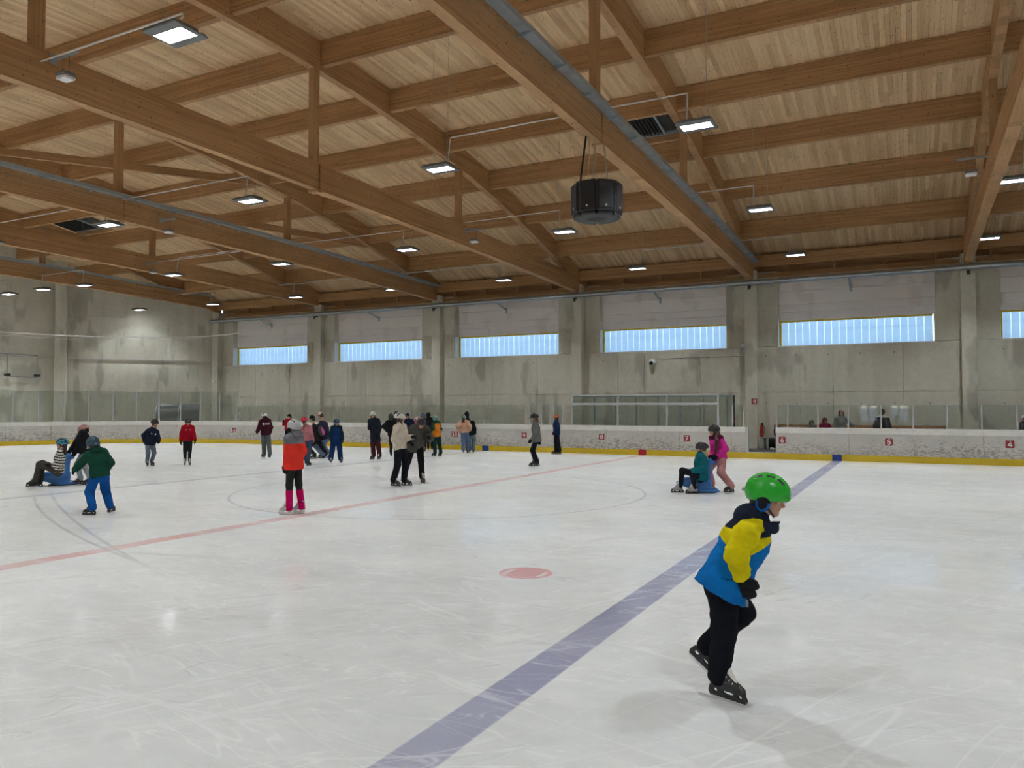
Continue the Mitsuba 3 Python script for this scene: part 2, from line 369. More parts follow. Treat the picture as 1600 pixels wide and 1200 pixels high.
for y0 in np.arange(-3.4, 29, 5.5):
    for z0, z1 in ((0, 4.9), (4.9, 8.65), (8.65, 11.5)):
        part(wl, 'panel', box(-46.86, -46.83, y0 + .006, y0 + 5.494, z0 + .006, z1 - .006), 'concrete')
part(wc, 'column', cat([obox(on_corner(.0, .35, 5.6), [*cd * .30, 0], [*A([cd[1], -cd[0]]) * .36, 0], [0, 0, 5.6])]), 'concrete')
NP = [(-3.69, -3.19), (-3.04, -2.49), (-1.49, -1.04), (-.89, -.34)]       # four tall door panes behind the photographer, seen mirrored in the far glass
nx_ = [-47.2] + [x for pr_ in NP for x in pr_] + [X_NEAR_END]
solo('wall_near', cat([box(nx_[i], nx_[i + 1], Y_NEAR - .3, Y_NEAR, -.02, 13) for i in range(0, len(nx_), 2)] + [b for pr_ in NP for b in (box(*pr_, Y_NEAR - .3, Y_NEAR, -.02, .78), box(*pr_, Y_NEAR - .3, Y_NEAR, 2.02, 13))]), 'near_wall', label='plain wall behind the photographer with four tall panes', kind='structure')
solo('wall_right', box(X_NEAR_END, X_NEAR_END + .4, Y_NEAR, YW + .2, -.02, 13), 'near_wall', label='plain wall at the right end', kind='structure')

# ------------------------------------------------------------------ roof
YR = 15.0
def z_up(y): return 11.55 - 0.0077 * (y - YR) ** 2          # underside of the upper chords
def z_deck(y): return z_up(y) + 0.86
def z_low(y): return 8.08 - 0.0007 * (y - YR) ** 2          # underside of the tie beams
TX = [-40.75, -32.12, -23.58, -15.05, -6.5, 2.08, 10.65]
TOFF = [.60, .33, .10, 0, 0, 0, 0]
PY = [15.3 + 1.65 + 3.3 * i for i in range(-8, 6)]           # purlin lines
POST_Y = [1.02, 8.9, 16.75, 24.65]
Y0R, Y1R = -8.9, 36.45
def yz_prism(poly, x0, x1):
    n = len(poly); v = A([[x0, y, z] for y, z in poly] + [[x1, y, z] for y, z in poly], float)
    h = n // 2
    f = []
    for i in range(n): f += [[i, (i + 1) % n, n + (i + 1) % n], [i, n + (i + 1) % n, n + i]]
    for i in range(h - 1):                                   # poly: lower edge forward, upper edge back
        a, b, c, d = i, i + 1, n - 2 - i, n - 1 - i
        f += [[a, c, b], [a, d, c], [n + a, n + b, n + c], [n + a, n + c, n + d]]
    return trimesh.Trimesh(v, A(f), process=False)
def band(lo, hi, ys, x0, x1):
    m = yz_prism([(y, lo(y)) for y in ys] + [(y, hi(y)) for y in ys[::-1]], x0, x1)
    trimesh.repair.fix_normals(m)
    return m
TNAME = ['nearest the far left corner', 'second from the far left corner', 'third from the far left corner', 'next on the left of the speaker cluster', 'that carries the speaker cluster', 'at the right edge of the photo', 'beyond the right edge of the photo']
TRAY = {0, 2, 4}
for i, x in enumerate(TX):
    o = TOFF[i]
    t = thing('roof_truss', f'timber roof truss {TNAME[i]}', 'roof truss', 'timber roof trusses')
    ys = np.linspace(Y0R, YW - .05, 26)
    part(t, 'upper_chord', band(z_up, lambda y: z_deck(y) - .005, list(ys), x - .12, x + .12), 'wood_y')
    ysn, ysf = np.linspace(Y0R, 16.9, 8), np.linspace(16.9, YW - .1, 9)
    part(t, 'tie_beam', band(lambda y: z_low(y) + o, lambda y: z_low(y) + o + .78, list(ysn), x - .11, x + .11), 'wood_y')
    part(t, 'tie_beam', band(lambda y: z_low(y) + o - .04, lambda y: z_low(y) + o + .74, list(ysf), x - .15, x + .15), 'wood_y')
    if i == 3: part(t, 'splice_block', cat([box(x - .16, x + .17, 16.72, 16.93, z_low(16.9) - .09, z_low(16.9) - .005), box(x + .10, x + .17, 16.86, 16.93, z_low(16.9) - .01, z_low(16.9) + .76)]), 'wood_y')
    for y in POST_Y:
        part(t, 'post', cbox(x - .10, x + .10, y - .12, y + .12, z_low(y) + o + .74, z_up(y) + .02, .008), 'wood_z')
    if i in TRAY:
        tr = thing('cable_tray', f'grey cable tray on the roof truss {TNAME[i]}', 'cable tray', 'cable trays on the tie beams')
        yy = np.linspace(Y0R, YW - .3, 14)
        zt_ = lambda y: z_low(y) + o + .70
        x0 = x + .145
        part(tr, 'base', band(lambda y: zt_(y), lambda y: zt_(y) + .006, list(yy), x0, x0 + .24), 'tray_steel')
        part(tr, 'side', band(lambda y: zt_(y), lambda y: zt_(y) + .11, list(yy), x0 + .234, x0 + .24), 'tray_steel')
        part(tr, 'side', band(lambda y: zt_(y), lambda y: zt_(y) + .11, list(yy), x0, x0 + .006), 'tray_steel')
        for y in np.arange(-7.6, YW - 1, 1.55):
            z = zt_(y)
            v = A([[x0, y - .01, z - .10], [x0, y - .01, z], [x0 + .30, y - .01, z], [x0 + .30, y - .01, z - .02], [x0, y + .01, z - .10], [x0, y + .01, z], [x0 + .30, y + .01, z], [x0 + .30, y + .01, z - .02]])
            part(tr, 'bracket', trimesh.convex.convex_hull(v), 'tray_steel')
# purlins: glulam beams from truss to truss, one thing per line, one part per bay
ORD = ['first', 'second', 'third', 'fourth', 'fifth', 'sixth', 'seventh', 'eighth', 'ninth', 'tenth', 'eleventh', 'twelfth', 'thirteenth', 'fourteenth']
xe = [-46.8] + TX + [X_NEAR_END]
for k, y in enumerate(PY[::-1]):
    if y > 35.6 or y < Y0R: continue
    pl = thing('roof_purlin', f'timber cross beam under the roof boards, {ORD[k]} from the window wall', 'roof beam', 'timber cross beams')
    z0, z1 = z_up(y) + .12, z_deck(y) - .004
    for a, b in zip(xe[:-1], xe[1:]):
        part(pl, 'beam', cbox(a + (.12 if a != xe[0] else 0), b - (.12 if b != xe[-1] else 0), y - .085, y + .085, z0, z1, .006), 'wood_x')
# eaves: beam, dark gap with short blocks, wall plate
ev = thing('eaves_beam', 'timber eaves beam with short blocks along the top of the window wall', 'roof beam')
part(ev, 'beam', box(-46, X_NEAR_END, YW - .35, YW - .15, 8.28, 8.78), 'wood_x')
part(ev, 'wall_plate', box(-41, X_NEAR_END, YW - .02, YW + .5, TOPW + .02, 8.0), 'wood_x')
part(ev, 'back_board', box(-41, X_NEAR_END, YW + .45, YW + .5, 8.0, 9.2), 'wood_x')
for x in np.arange(-40, X_NEAR_END, 1.95):
    if min(abs(x - c) for c in TX) > .4:
        part(ev, 'block', box(x - .06, x + .06, YW - .12, YW + .0, 8.0, 8.9), 'wood_z')
# diagonal wind braces between the trusses of the left bays
for (p, r, lab) in (((-32.0, 15.4), (-23.7, 23.3), 'slim timber diagonal brace under the roof at the left edge of the photo'), ((-32.0, 22.4), (-23.7, 30.3), 'slim timber diagonal roof brace behind the left cable tray')):
    solo('wind_brace', beam((p[0], p[1], z_up(p[1]) + .12), (r[0], r[1], z_up(r[1]) + .12), .16, .30), 'wood_y', label=lab, category='roof brace', group='diagonal roof braces')
# deck boards: each board runs down the roof curve; boards in view near the camera are single pieces, the others one mesh
ys = [Y0R] + [y for y in PY if Y0R < y < 36] + [YW + .4]
W = .13
near_x = (-23.4, 9.3)
ck = solo('ceiling', band(lambda y: z_deck(y) + .045, lambda y: z_deck(y) + .2, list(np.linspace(Y0R - .5, YW + 1, 24)), -47.3, X_NEAR_END + .4), 'flue_dark', label='boarded timber roof of narrow knotty boards', kind='structure')
far = []
nb = int((X_NEAR_END + 47) / W)
brg = np.random.default_rng(3)
for j in range(nb):
    x0 = -47.1 + math.ceil(.1 / W) * 0 + j * W
    x0 = (math.floor(-47.1 / W) + j) * W
    dz = brg.uniform(0, .006)
    m = band(lambda y: z_deck(y) + dz, lambda y: z_deck(y) + .04 + dz, ys, x0 + .0025, x0 + W - .0025)
    if near_x[0] < x0 < near_x[1]: part(ck, 'board', m, 'wood_deck')
    else: far.append(m)
part(ck, 'far_boards', cat(far), 'wood_deck', kind='stuff', label='roof boards over the far bays')
# roof vents: dark louvred hatches between two cross beams
for j, (xv, lab) in enumerate(((-6.64, 'dark louvred roof vent beside the speaker cluster truss'), (-37.2, 'dark louvred roof vent in the left bays'))):
    v = thing('roof_vent', lab, 'roof vent')
    y0, y1, x0, x1 = 23.75, 26.0, xv - 2.9, xv
    zz = lambda y: z_deck(y) - .03
    part(v, 'backing', obox([(x0 + x1) / 2, (y0 + y1) / 2, (zz(y0) + zz(y1)) / 2], [(x1 - x0) / 2, 0, 0], [0, (y1 - y0) / 2, (zz(y1) - zz(y0)) / 2], [0, 0, .02]), 'flue_dark')
    for a in np.linspace(x0 + .08, x1 - .95, 16):
        part(v, 'slat', beam((a, y0, zz(y0) - .06), (a, y1, zz(y1) - .06), .025, .08), 'dark_metal')
    part(v, 'frame', cat([beam((x1 - .85, y0, zz(y0) - .06), (x1 - .85, y1, zz(y1) - .06), .08, .1), beam((x0, y1, zz(y1) - .06), (x1, y1, zz(y1) - .06), .08, .1), beam((x0, y0, zz(y0) - .06), (x1, y0, zz(y0) - .06), .05, .1)]), 'tray_steel')
    part(v, 'upstand', box(x0, x1, y1 + .05, y1 + .12, zz(y1) - .3, zz(y1) + .02), 'wood_x')

# ------------------------------------------------------------------ lamps
lz = 8.0
lamps = []
LX = [9.2, 2.55, -4.1, -10.72, -17.42, -23.95, -30.4, -36.9, -43.0]
for r, y in enumerate((-7.4, .55, 8.6, 16.68, 24.7, 32.75)):
    for x in LX:
        yy = y - (.25 if x < -30 else 0) - (.35 if x < -40 and r == 5 else 0)
        if x < -40 and r == 4: x = -43.4
        lamps.append((x, yy, r))
lamps.append((-40.1, 24.32, 4))
ROW = ['behind the photographer', 'above the photographer', 'nearest the photographer', 'over the middle', 'over the far half', 'by the window wall']
M_BODY = cat([cbox(-.33, .33, -.20, .20, .03, .12, .02), cbox(-.40, .40, -.34, .34, .0, .035, .012)])
for y in (-.27, .27): M_BODY = cat([M_BODY, cbox(-.36, .36, y - .05, y + .05, .03, .075, .01)])
BODY = ply(M_BODY, 'lamp_grey')
_v = A([[-.325, -.165, -.004], [.325, -.165, -.004], [.325, .165, -.004], [-.325, .165, -.004]])
DIFF = ply((_v, A([[0, 3, 2, 1]])), 'lamp_diffuser', emitter={'type': 'area', 'radiance': rgb(*LAMP_RADIANCE), 'sampling_weight': 0.3})
cnt = {}
for x, y, r in sorted(lamps, key=lambda t: (t[2], -t[0])):
    cnt[r] = cnt.get(r, 0) + 1
    k = thing('hanging_lamp', f'flat hanging lamp, {ORD[cnt[r] - 1]} from the right in the row {ROW[r]}', 'lamp', 'hanging hall lamps')
    M = T().translate([x, y, lz])
    scene[k + '__housing'] = {**BODY, 'to_world': M}
    scene[k + '__diffuser'] = {**DIFF, 'to_world': M}
    scene[k + '__beam'] = {'type': 'spot', 'intensity': rgb(*LAMP_BEAM), 'beam_width': 35.0, 'cutoff_angle': 57.0, 'to_world': T().look_at(origin=[x, y, lz - .03], target=[x, y, 0], up=[0, 1, 0])}
    for n, dx in enumerate((-.22, .22)):
        part(k, 'wire', cat([tube([(x + dx, y, lz + .45), (x + dx, y, z_deck(y))], .004, 5), tube([(x + dx, y, lz + .46), (x + dx - .08, y, lz + .1)], .004, 5), tube([(x + dx, y, lz + .46), (x + dx + .08, y, lz + .1)], .004, 5)]), 'tray_steel')
    left, right_ = max([t for t in TX if t < x - .3] or [-46.5]), min([t for t in TX if t > x + .3] or [15.2])
    zc, yo = (8.58, .33) if r == 2 else (8.82, .10)
    if r >= 1 and x < 9:
        if (abs(x + 10.72) < .1 and r in (3, 5)) or (abs(x + 30.4) < .1 and r == 4) or x > 2:
            part(k, 'conduit', tube([(right_ - .12, y + yo, zc), (x + .30, y + yo, zc), (x + .24, y + yo, zc), (x + .22, y + yo, zc - .06), (x + .22, y, lz + .1)], .018, 6), 'conduit')
        else:
            part(k, 'conduit', tube([(left + .12, y + yo, zc), (x - .30, y + yo, zc), (x - .24, y + yo, zc), (x - .22, y + yo, zc - .06), (x - .22, y, lz + .1)], .018, 6), 'conduit')
# small emergency luminaires on brackets at the posts
for x, y, z, side, lab in ((-15.05, 9.15, 8.25, 1, 'small white emergency lamp hanging at the upper left of the photo'), (-15.05, 24.9, 8.08, 1, 'small emergency lamp left of the speaker cluster'), (2.08, 24.6, 8.3, -1, 'small emergency lamp near the right edge of the photo'), (-32.12, 24.3, 8.2, 1, 'small emergency lamp in the far left bays'), (-23.58, 18.3, 8.0, 1, 'small emergency lamp under the third truss')):
    e = thing('emergency_lamp', lab, 'lamp')
    xa = x + side * .14; xc = x + side * .55
    part(e, 'bracket', cat([box(min(xa, xa + side * .75), max(xa, xa + side * .75), y - .03, y + .03, z + .42, z + .47), box(min(xa, xa + side * .02), max(xa, xa + side * .02), y - .06, y + .06, z + .36, z + .56)]), 'tray_steel')
    for dx in (-.1, .1):
        part(e, 'wire', tube([(xc + dx, y, z + .42), (xc + dx, y, z + .05)], .005, 5), 'dark_metal')
    part(e, 'housing', cbox(xc - .15, xc + .15, y - .13, y + .13, z + .03, z + .10, .02), 'lamp_grey')
    part(e, 'diffuser', cbox(xc - .14, xc + .14, y - .12, y + .12, z - .04, z + .03, .02), 'white_plastic')

# ------------------------------------------------------------------ speaker cluster
mat('speaker_grille', (0.014, 0.015, 0.017), 0.6)
sx, sy, sz0, sz1 = -6.36, 16.5, 6.17, 6.96
sp = thing('speaker_cluster', 'black ring of loudspeakers hanging on cables under a roof truss', 'loudspeaker')
for j in range(8):
    a = (j + .5) * math.pi / 4 + .35
    d = A([math.cos(a), math.sin(a), 0]); s = A([-d[1], d[0], 0])
    M = frame3(A([sx, sy, 0]), s, -d, [0, 0, 1])
    M[:3, 2] = [0, 0, 1]
    cab = moved(cbox(-.20, .20, -.555, -.18, sz0 + .08, sz1, .03), M)
    c = part(sp, 'cabinet', cab, 'black_plastic')
    part(c, 'grille', moved(cbox(-.17, .17, -.567, -.55, sz0 + .14, sz1 - .05, .006), M), 'speaker_grille')
    part(c, 'badge', moved(cbox(-.02, .02, -.575, -.565, sz0 + .18, sz0 + .22, .004), M), 'aluminium')
    part(sp, 'edge_strip', moved(cbox(.205, .235, -.52, -.42, sz0 + .08, sz1 - .02, .01), M), 'speaker_grey')
    part(sp, 'bottom_block', moved(cbox(-.17, .17, -.52, -.2, sz0, sz0 + .085, .02), M), 'speaker_grey')
part(sp, 'bottom_plate', moved(trimesh.creation.cylinder(.3, .1, sections=16), frame3([sx, sy, sz0 + .06], [1, 0, 0], [0, 1, 0], [0, 0, 1])), 'black_plastic')
for dx, dy in ((-.1, -.3), (.12, -.32), (.2, .2), (-.2, .2), (.3, -.1)):
    part(sp, 'cable', tube([(sx + dx, sy + dy, sz1 - .02), (sx + dx * .6, sy + dy * .9, 8.0)], .008, 5), 'galvanised')
part(sp, 'power_cable', tube([(sx - .34, sy - .2, sz1 - .02), (sx - .26, sy - .2, 7.5), (sx - .20, sy - .15, 8.1)], .022, 6), 'black_plastic')

# ------------------------------------------------------------------ pipe along the window wall
pp = thing('wall_pipe', 'shiny galvanised pipe running along the top of the window wall', 'pipe')
yp, zp = YW - .62, 7.52
part(pp, 'pipe', tube([(x, yp, zp) for x in np.linspace(-41.0, X_NEAR_END, 30)], .12, 16), 'galvanised', smooth=40)
for x in np.arange(-38, X_NEAR_END, 2.85):
    part(pp, 'collar', tube([(x - .04, yp, zp), (x + .04, yp, zp)], .132, 16), 'galvanised', smooth=40)
for x in COLX:
    part(pp, 'clamp', cat([cbox(x - .05, x + .05, yp - .03, YW - .37, zp - .17, zp - .12, .008), cbox(x - .06, x + .06, yp - .02, yp + .02, zp - .30, zp - .15, .008)]), 'dark_metal')
    part(pp, 'down_rod', tube([(x - .05, yp + .1, zp + .1), (x - .05, yp + .1, 8.6)], .02, 6), 'conduit')
for i, (a, b) in enumerate(BAYS):
    x = (a + b) / 2 - .1
    part(pp, 'strut', cat([beam((x, yp, zp - .14), (x, YW + .38, zp - .40), .10, .05), box(x - .05, x + .05, YW + .30, YW + .36, zp - .55, zp - .25)]), 'tray_steel')

# ------------------------------------------------------------------ rink boards
Yb, RC, XE = 29.27, 8.5, -39.4
XC, YC = XE + RC, Yb - RC
LARC = RC * math.pi / 2
def bpath(s):
    """s = metres along the boards from x = XC on the long side: negative towards +x, positive round the corner"""
    if s <= 0: return A([XC - s, Yb]), A([-1.0, 0]), A([0, -1.0])
    if s <= LARC:
        a = s / RC
        return A([XC - RC * math.sin(a), YC + RC * math.cos(a)]), A([-math.cos(a), -math.sin(a)]), A([math.sin(a), -math.cos(a)])
    return A([XE, YC - (s - LARC)]), A([0, -1.0]), A([1.0, 0])
def along(s0, s1, z0, z1, o0, o1, step=.5):
    """a strip of the boards: from s0 to s1, z0 to z1, between offsets o0 (ice side positive) and o1"""
    n = 2 if max(s0, s1) <= 0 or min(s0, s1) >= LARC else max(2, int(abs(s1 - s0) / step) + 1)
    v, f = [], []
    for s in np.linspace(s0, s1, n):
        p, t, m = bpath(s)
        for o, z in ((o0, z0), (o0, z1), (o1, z1), (o1, z0)): v.append([*(p + m * o), z])
    for i in range(n - 1):
        for k in range(4):
            a, b = i * 4 + k, i * 4 + (k + 1) % 4
            f += [[a, b, b + 4], [a, b + 4, a + 4]]
    e = (n - 1) * 4
    f += [[0, 2, 1], [0, 3, 2], [e, e + 1, e + 2], [e, e + 2, e + 3]]
    m = trimesh.Trimesh(A(v), A(f), process=False)
    trimesh.repair.fix_normals(m)
    return m
bd = thing('rink_boards', 'white scuffed rink boards with a yellow kick strip along the far side of the ice', 'rink boards')
S = lambda x: XC - x
S_END = LARC + 9.0
GATE = (S(-5.48), S(-4.42))       # larger s first is further left
cuts = [S(x) for x in (15.0, 14.03, 12.03, 10.03, 8.03, 6.03, 4.03, 2.03, .03, -1.97, -4.42)]
left = [S(x) for x in (-5.48, -6.0, -7.93, -8.89, -10.9)] + list(np.arange(S(-12.9), S_END, 2.0)) + [S_END]
for seq in (cuts, left):
    for a, b in zip(seq[:-1], seq[1:]):
        part(bd, 'panel', along(a + .006, b - .006, .20, .965, 0, -.10), 'board_white')
        part(bd, 'rail', along(a + .002, b - .002, .95, 1.115, .022, -.12), 'cap_white')
        part(bd, 'cap', along(a, b, 1.115, 1.15, .035, -.13), 'cap_white')
marks = [(S(X_BLUE), .155, 'marker_blue', 'blue marker'), (S(X_RED), .155, 'marker_red', 'red marker'), (S(2 * X_RED - X_BLUE), .155, 'marker_blue', 'blue marker'), (LARC - 4.9, .03, 'marker_red', 'thin red goal line marker')]
ks = S(15.0)
for s, hw, m, lab in sorted(marks):
    part(bd, 'kick_strip', along(ks, s - hw, 0.0, .216, .03, -.1), 'kick_yellow', label='yellow kick strip')
    part(bd, 'marker', along(s - hw, s + hw, 0.0, .217, .032, -.1), m, label=lab)
    ks = s + hw
part(bd, 'kick_strip', along(ks, S_END, 0.0, .216, .03, -.1), 'kick_yellow', label='yellow kick strip')
part(bd, 'threshold', along(GATE[1] + .0, GATE[0], .217, .235, .02, -.1), 'aluminium')
part(bd, 'gate_post', cat([along(GATE[0] - .10, GATE[0] - .03, .22, 1.13, .0, -.14), along(GATE[0] - .03, GATE[0] - .0, .22, 1.15, .01, -.1)]), 'aluminium', label='aluminium gate post')
def number_sign(s, txt, z=.69):
    p, t, m = bpath(s)
    w = .24 if len(txt) == 1 else .34
    g = part(bd, 'number_sign', along(s - w / 2, s + w / 2, z - .12, z + .12, .004, -.02, .1), 'sign_red', label=f'red square with the number {txt}')
    tm = meshkit.text_mesh(txt, .165, .003, bold=True)
    b = tm.bounds; tm.apply_translation([-(b[0, 0] + b[1, 0]) / 2, -(b[0, 1] + b[1, 1]) / 2, 0])
    tm.apply_transform(frame3([*(p + m * .004), z], [*(-t), 0], [0, 0, 1], [*m, 0]))
    part(g, 'digit', tm, 'sign_white')
for x, tx in ((-4.19, '6'), (-.73, '5'), (2.75, '4'), (6.2, '3'), (-7.66, '7'), (-11.11, '8'), (-14.59, '9'), (-18.03, '10'), (-31.6, '14')):
    number_sign(S(x), tx)

# ------------------------------------------------------------------ protective glass on the boards
gl = thing('rink_glass', 'clear glass panes with slim posts standing on the far rink boards', 'glass screen')
def post(s, z1, r=.022, m='aluminium'):
    p, t, n = bpath(s); q = p - n * .05
    part(gl, 'post', cbox(q[0] - r, q[0] + r, q[1] - r, q[1] + r, 1.15, z1, .004), m)
def pane(s0, s1, z1):
    p0, t0, n0 = bpath(s0); p1, t1, n1 = bpath(s1)
    a, b = p0 - n0 * .05, p1 - n1 * .05
    part(gl, 'pane', (A([[*a, 1.16], [*b, 1.16], [*b, z1], [*a, z1]]), A([[0, 1, 2, 3]])), 'clear_glass')
    part(gl, 'edge', beam([*a, z1 + .006], [*b, z1 + .006], .012, .012), 'glass_edge')
mat('glass_edge', (.30, .36, .34), .3)
def run(seq, z1, **k):
    for s in seq: post(s, z1 + .02, **k)
    for a, b in zip(seq[:-1], seq[1:]): pane(a + .03, b - .03, z1)
run([S(x) for x in (14, 13, 12, 11, 10, 9, 8, 7, 6, 5, 4, 2.96, 1.99, 1.01, .01, -.96, -1.99, -2.98, -4.0, -4.38)], 1.93)
for x in (-5.55, -5.95): post(S(x), 1.96)
pane(S(-5.55) + .02, S(-5.95) - .02, 1.95)
run([S(x) for x in (-12.84, -13.24)], 1.96); run([S(x) for x in (-13.42, -13.8)], 1.96); run([S(x) for x in (-13.98, -14.37)], 1.96)
run([S(x) for x in np.arange(-14.6, -31.0, -2.0)] + [S(-31.3)], 1.95, r=.010, m='tray_steel')
run(list(S(-31.4) + np.arange(0, S_END - S(-31.4), 1.12)), 2.70, r=.03)
# net cable and rail above the end glass
nc = thing('net_cable', 'pale sagging net cable strung above the glass round the left end of the rink', 'cable')
ss = np.linspace(S(-31.2), S_END, 60)
part(nc, 'cable', tube([[*(bpath(s)[0] - bpath(s)[2] * .1), 5.55 + .35 * math.sin(i * .1) * 0 + .25 * math.exp(-i / 9)] for i, s in enumerate(ss)], .03, 6), 'conduit')
for i in range(2, 58, 4):
    pts = []
    for u in np.linspace(0, 1, 7):
        s = ss[i] + (ss[min(i + 4, 59)] - ss[i]) * u
        q = bpath(s)[0] - bpath(s)[2] * .1
        pts.append([*q, 5.52 + .25 * math.exp(-(i + 4 * u) / 9) - .16 * math.sin(math.pi * u)])
    part(nc, 'loop', tube(pts, .010, 5), 'conduit')
nr = solo('wall_rail', cat([tube([on_corner(0, .1, 4.93), on_corner(8.6, .1, 4.93)], .038, 6), tube([(-46.75, 8, 4.93), (-46.75, 29.4, 4.93)], .038, 6)]), 'conduit', label='thin pale rail along the concrete walls of the left end', category='rail')
hk = thing('hoop_frame', 'grey tube frame fixed to the end wall at the left edge of the photo', 'frame')
def ew(y, z, o=.35): return (-46.85 + o, y, z)
part(hk, 'tube', tube([ew(25.7, 4.98), ew(27.92, 5.0), ew(27.92, 3.85)], .035, 6), 'galvanised')
part(hk, 'tube', tube([ew(26.22, 4.98), ew(26.22, 3.85)], .035, 6), 'galvanised')
part(hk, 'bar', tube([ew(26.1, 3.68, .3), ew(28.0, 3.66, .3)], .035, 6), 'galvanised')
for y in (26.22, 27.92):
    part(hk, 'foot', cbox(-46.62, -46.38, y - .14, y + .14, 3.72, 3.86, .03), 'dark_metal')
    part(hk, 'arm', tube([ew(y, 4.98, .0), ew(y, 4.98)], .03, 6), 'galvanised')
cp = solo('wall_conduit', cat([tube([on_corner(.4, .05, 7.6), on_corner(3.6, .05, 7.6), on_corner(3.6, .05, 9.6)], .022, 6)]), 'conduit', label='thin conduit bent up the slanted corner wall', category='conduit')

# grey curved shelter behind the end glass
cs = thing('curved_shelter', 'small grey shelter with a curved roof behind the glass in the far left corner', 'shelter')
O = A([-37.75, 30.9]); ux = A([.80, .60]); uy = A([-.60, .80])
def sh(u, w, z): q = O + ux * u + uy * w; return [q[0], q[1], z]
prof = [(-.45, .012), (-.45, 1.2), (-.40, 1.65), (-.2, 1.95), (.1, 2.08), (.5, 2.10)]
n = len(prof)
for a, b in ((-1.15, 0.02), (.08, 1.2)):
    v = A([sh(u, w, z) for u in (a, b) for w, z in prof] + [sh(u, w + .015, z + .012) for u in (a, b) for w, z in prof])
    f = []
    for i in range(n - 1):
        f += [[i, n + i, n + i + 1], [i, n + i + 1, i + 1], [2 * n + i, 3 * n + i + 1, 3 * n + i], [2 * n + i, 2 * n + i + 1, 3 * n + i + 1]]
    part(cs, 'panel', trimesh.Trimesh(v, A(f), process=False), 'lamp_grey', smooth=40)
for u in (-1.18, .05, 1.23):
    part(cs, 'rib', tube([sh(u, w, z) for w, z in prof], .028, 6), 'aluminium')
part(cs, 'rail', tube([sh(-1.18, .5, 2.1), sh(1.23, .5, 2.1)], .02, 6), 'aluminium')

# ------------------------------------------------------------------ glass bench shelter behind the boards
bs = thing('bench_shelter', 'glass and aluminium players\' bench shelter behind the far boards', 'shelter')
XA, XB, yf, yb_ = -12.45, -6.5, Yb + .14, Yb + 1.75
def fr(x0, x1, y0, y1, z0, z1, m='aluminium', name='frame'): return part(bs, name, box(x0, x1, y0, y1, z0, z1), m)
for x in (XA, -10.46, -8.46, XB): fr(x - .03, x + .03, yf - .03, yf + .03, .02, 2.38, name='front_post')
fr(XA - .03, XB + .03, yf - .03, yf + .03, 2.34, 2.39, name='top_rail'); fr(XA - .05, XB + .05, yf - .06, yf + .05, 1.97, 2.055, name='front_rail')
for x in np.linspace(XA + .35, XB, 7): fr(x - .03, x + .03, yb_ - .03, yb_ + .03, .02, 2.36, 'tray_steel', 'back_post')
fr(XA, XB + .3, yb_ - .03, yb_ + .03, 2.30, 2.36, 'tray_steel', 'back_rail')
for x0 in (XA, XB): fr(x0 - .02, x0 + .02, yf, yb_, 2.32, 2.37, 'tray_steel', 'side_rail')
def gp(p): part(bs, 'pane', (A(p, float), A([[0, 1, 2, 3]])), 'clear_glass')
for a, b in ((XA, -10.46), (-10.46, -8.46), (-8.46, XB)):
    gp([[a + .04, yf, 2.06], [b - .04, yf, 2.06], [b - .04, yf, 2.33], [a + .04, yf, 2.33]])
    gp([[a + .04, yf, 1.16], [b - .04, yf, 1.16], [b - .04, yf, 1.96], [a + .04, yf, 1.96]])
gp([[XA, yb_, .1], [XB, yb_, .1], [XB, yb_, 2.3], [XA, yb_, 2.3]])
gp([[XB, yf, 1.2], [XB, yb_, 1.2], [XB, yb_, 2.3], [XB, yf, 2.3]]); gp([[XA, yf, 1.2], [XA, yb_, 1.2], [XA, yb_, 2.3], [XA, yf, 2.3]])
fr(XB + .28, XB + .34, yb_ - .3, yb_ - .24, .02, 2.34, 'dark_metal', 'side_post')
gp([[XB, yb_ - .02, 2.30], [XB + .3, yb_ - .3, 2.30], [XB + .3, yb_ - .3, .1], [XB, yb_ - .02, .1]])
for z in (1.30, 1.47): fr(-9.78, -9.50, yb_ - .05, yb_ - .03, z, z + .022, 'sign_white', 'white_strip')
bn = thing('players_bench', 'grey slatted bench inside the glass shelter', 'bench')
part(bn, 'seat', cbox(XA + .2, XB - .2, yf + .75, yf + 1.15, .42, .47, .01), 'lamp_grey')
for x in np.linspace(XA + .5, XB - .5, 4): part(bn, 'leg', box(x - .03, x + .03, yf + .8, yf + 1.1, .012, .42), 'dark_metal')

# ------------------------------------------------------------------ things by the window wall
wb = thing('wall_bench', 'bench with a wooden back board seen through the open gate beside the number 6', 'bench')
part(wb, 'seat', cbox(-5.9, 1.2, YW - 1.15, YW - .55, .50, .55, .01), 'lamp_grey')
part(wb, 'back_board', cbox(-5.5, 1.2, YW - .52, YW - .47, .84, 1.12, .01), 'bench_wood', label='wooden back board')
part(wb, 'back_panel', box(-5.75, 1.2, YW - .44, YW - .42, .02, .52), 'dark_metal')
for x in np.arange(-5.85, 1.3, 1.18): part(wb, 'leg', box(x - .02, x + .02, YW - 1.12, YW - .45, .012, .5), 'tray_steel')
ex = thing('fire_extinguisher', 'red fire extinguisher hanging on the column behind the open gate', 'fire extinguisher')
cx, cy = -6.02, YW - .55
part(ex, 'cylinder', trimesh.creation.revolve([(0, 0), (.085, 0), (.09, .03), (.09, .42), (.07, .50), (.03, .53), (0, .53)], sections=14).apply_translation([cx, cy, .55]), 'brick_red', smooth=40)
part(ex, 'valve', cbox(cx - .035, cx + .06, cy - .03, cy + .03, 1.07, 1.17, .01), 'black_plastic')
part(ex, 'hose', tube([(cx + .05, cy - .03, 1.12), (cx + .12, cy - .05, 1.0), (cx + .12, cy - .05, .7)], .014, 6), 'black_plastic')
es = thing('extinguisher_sign', 'small red square sign with a white symbol on the column above the gate', 'sign')
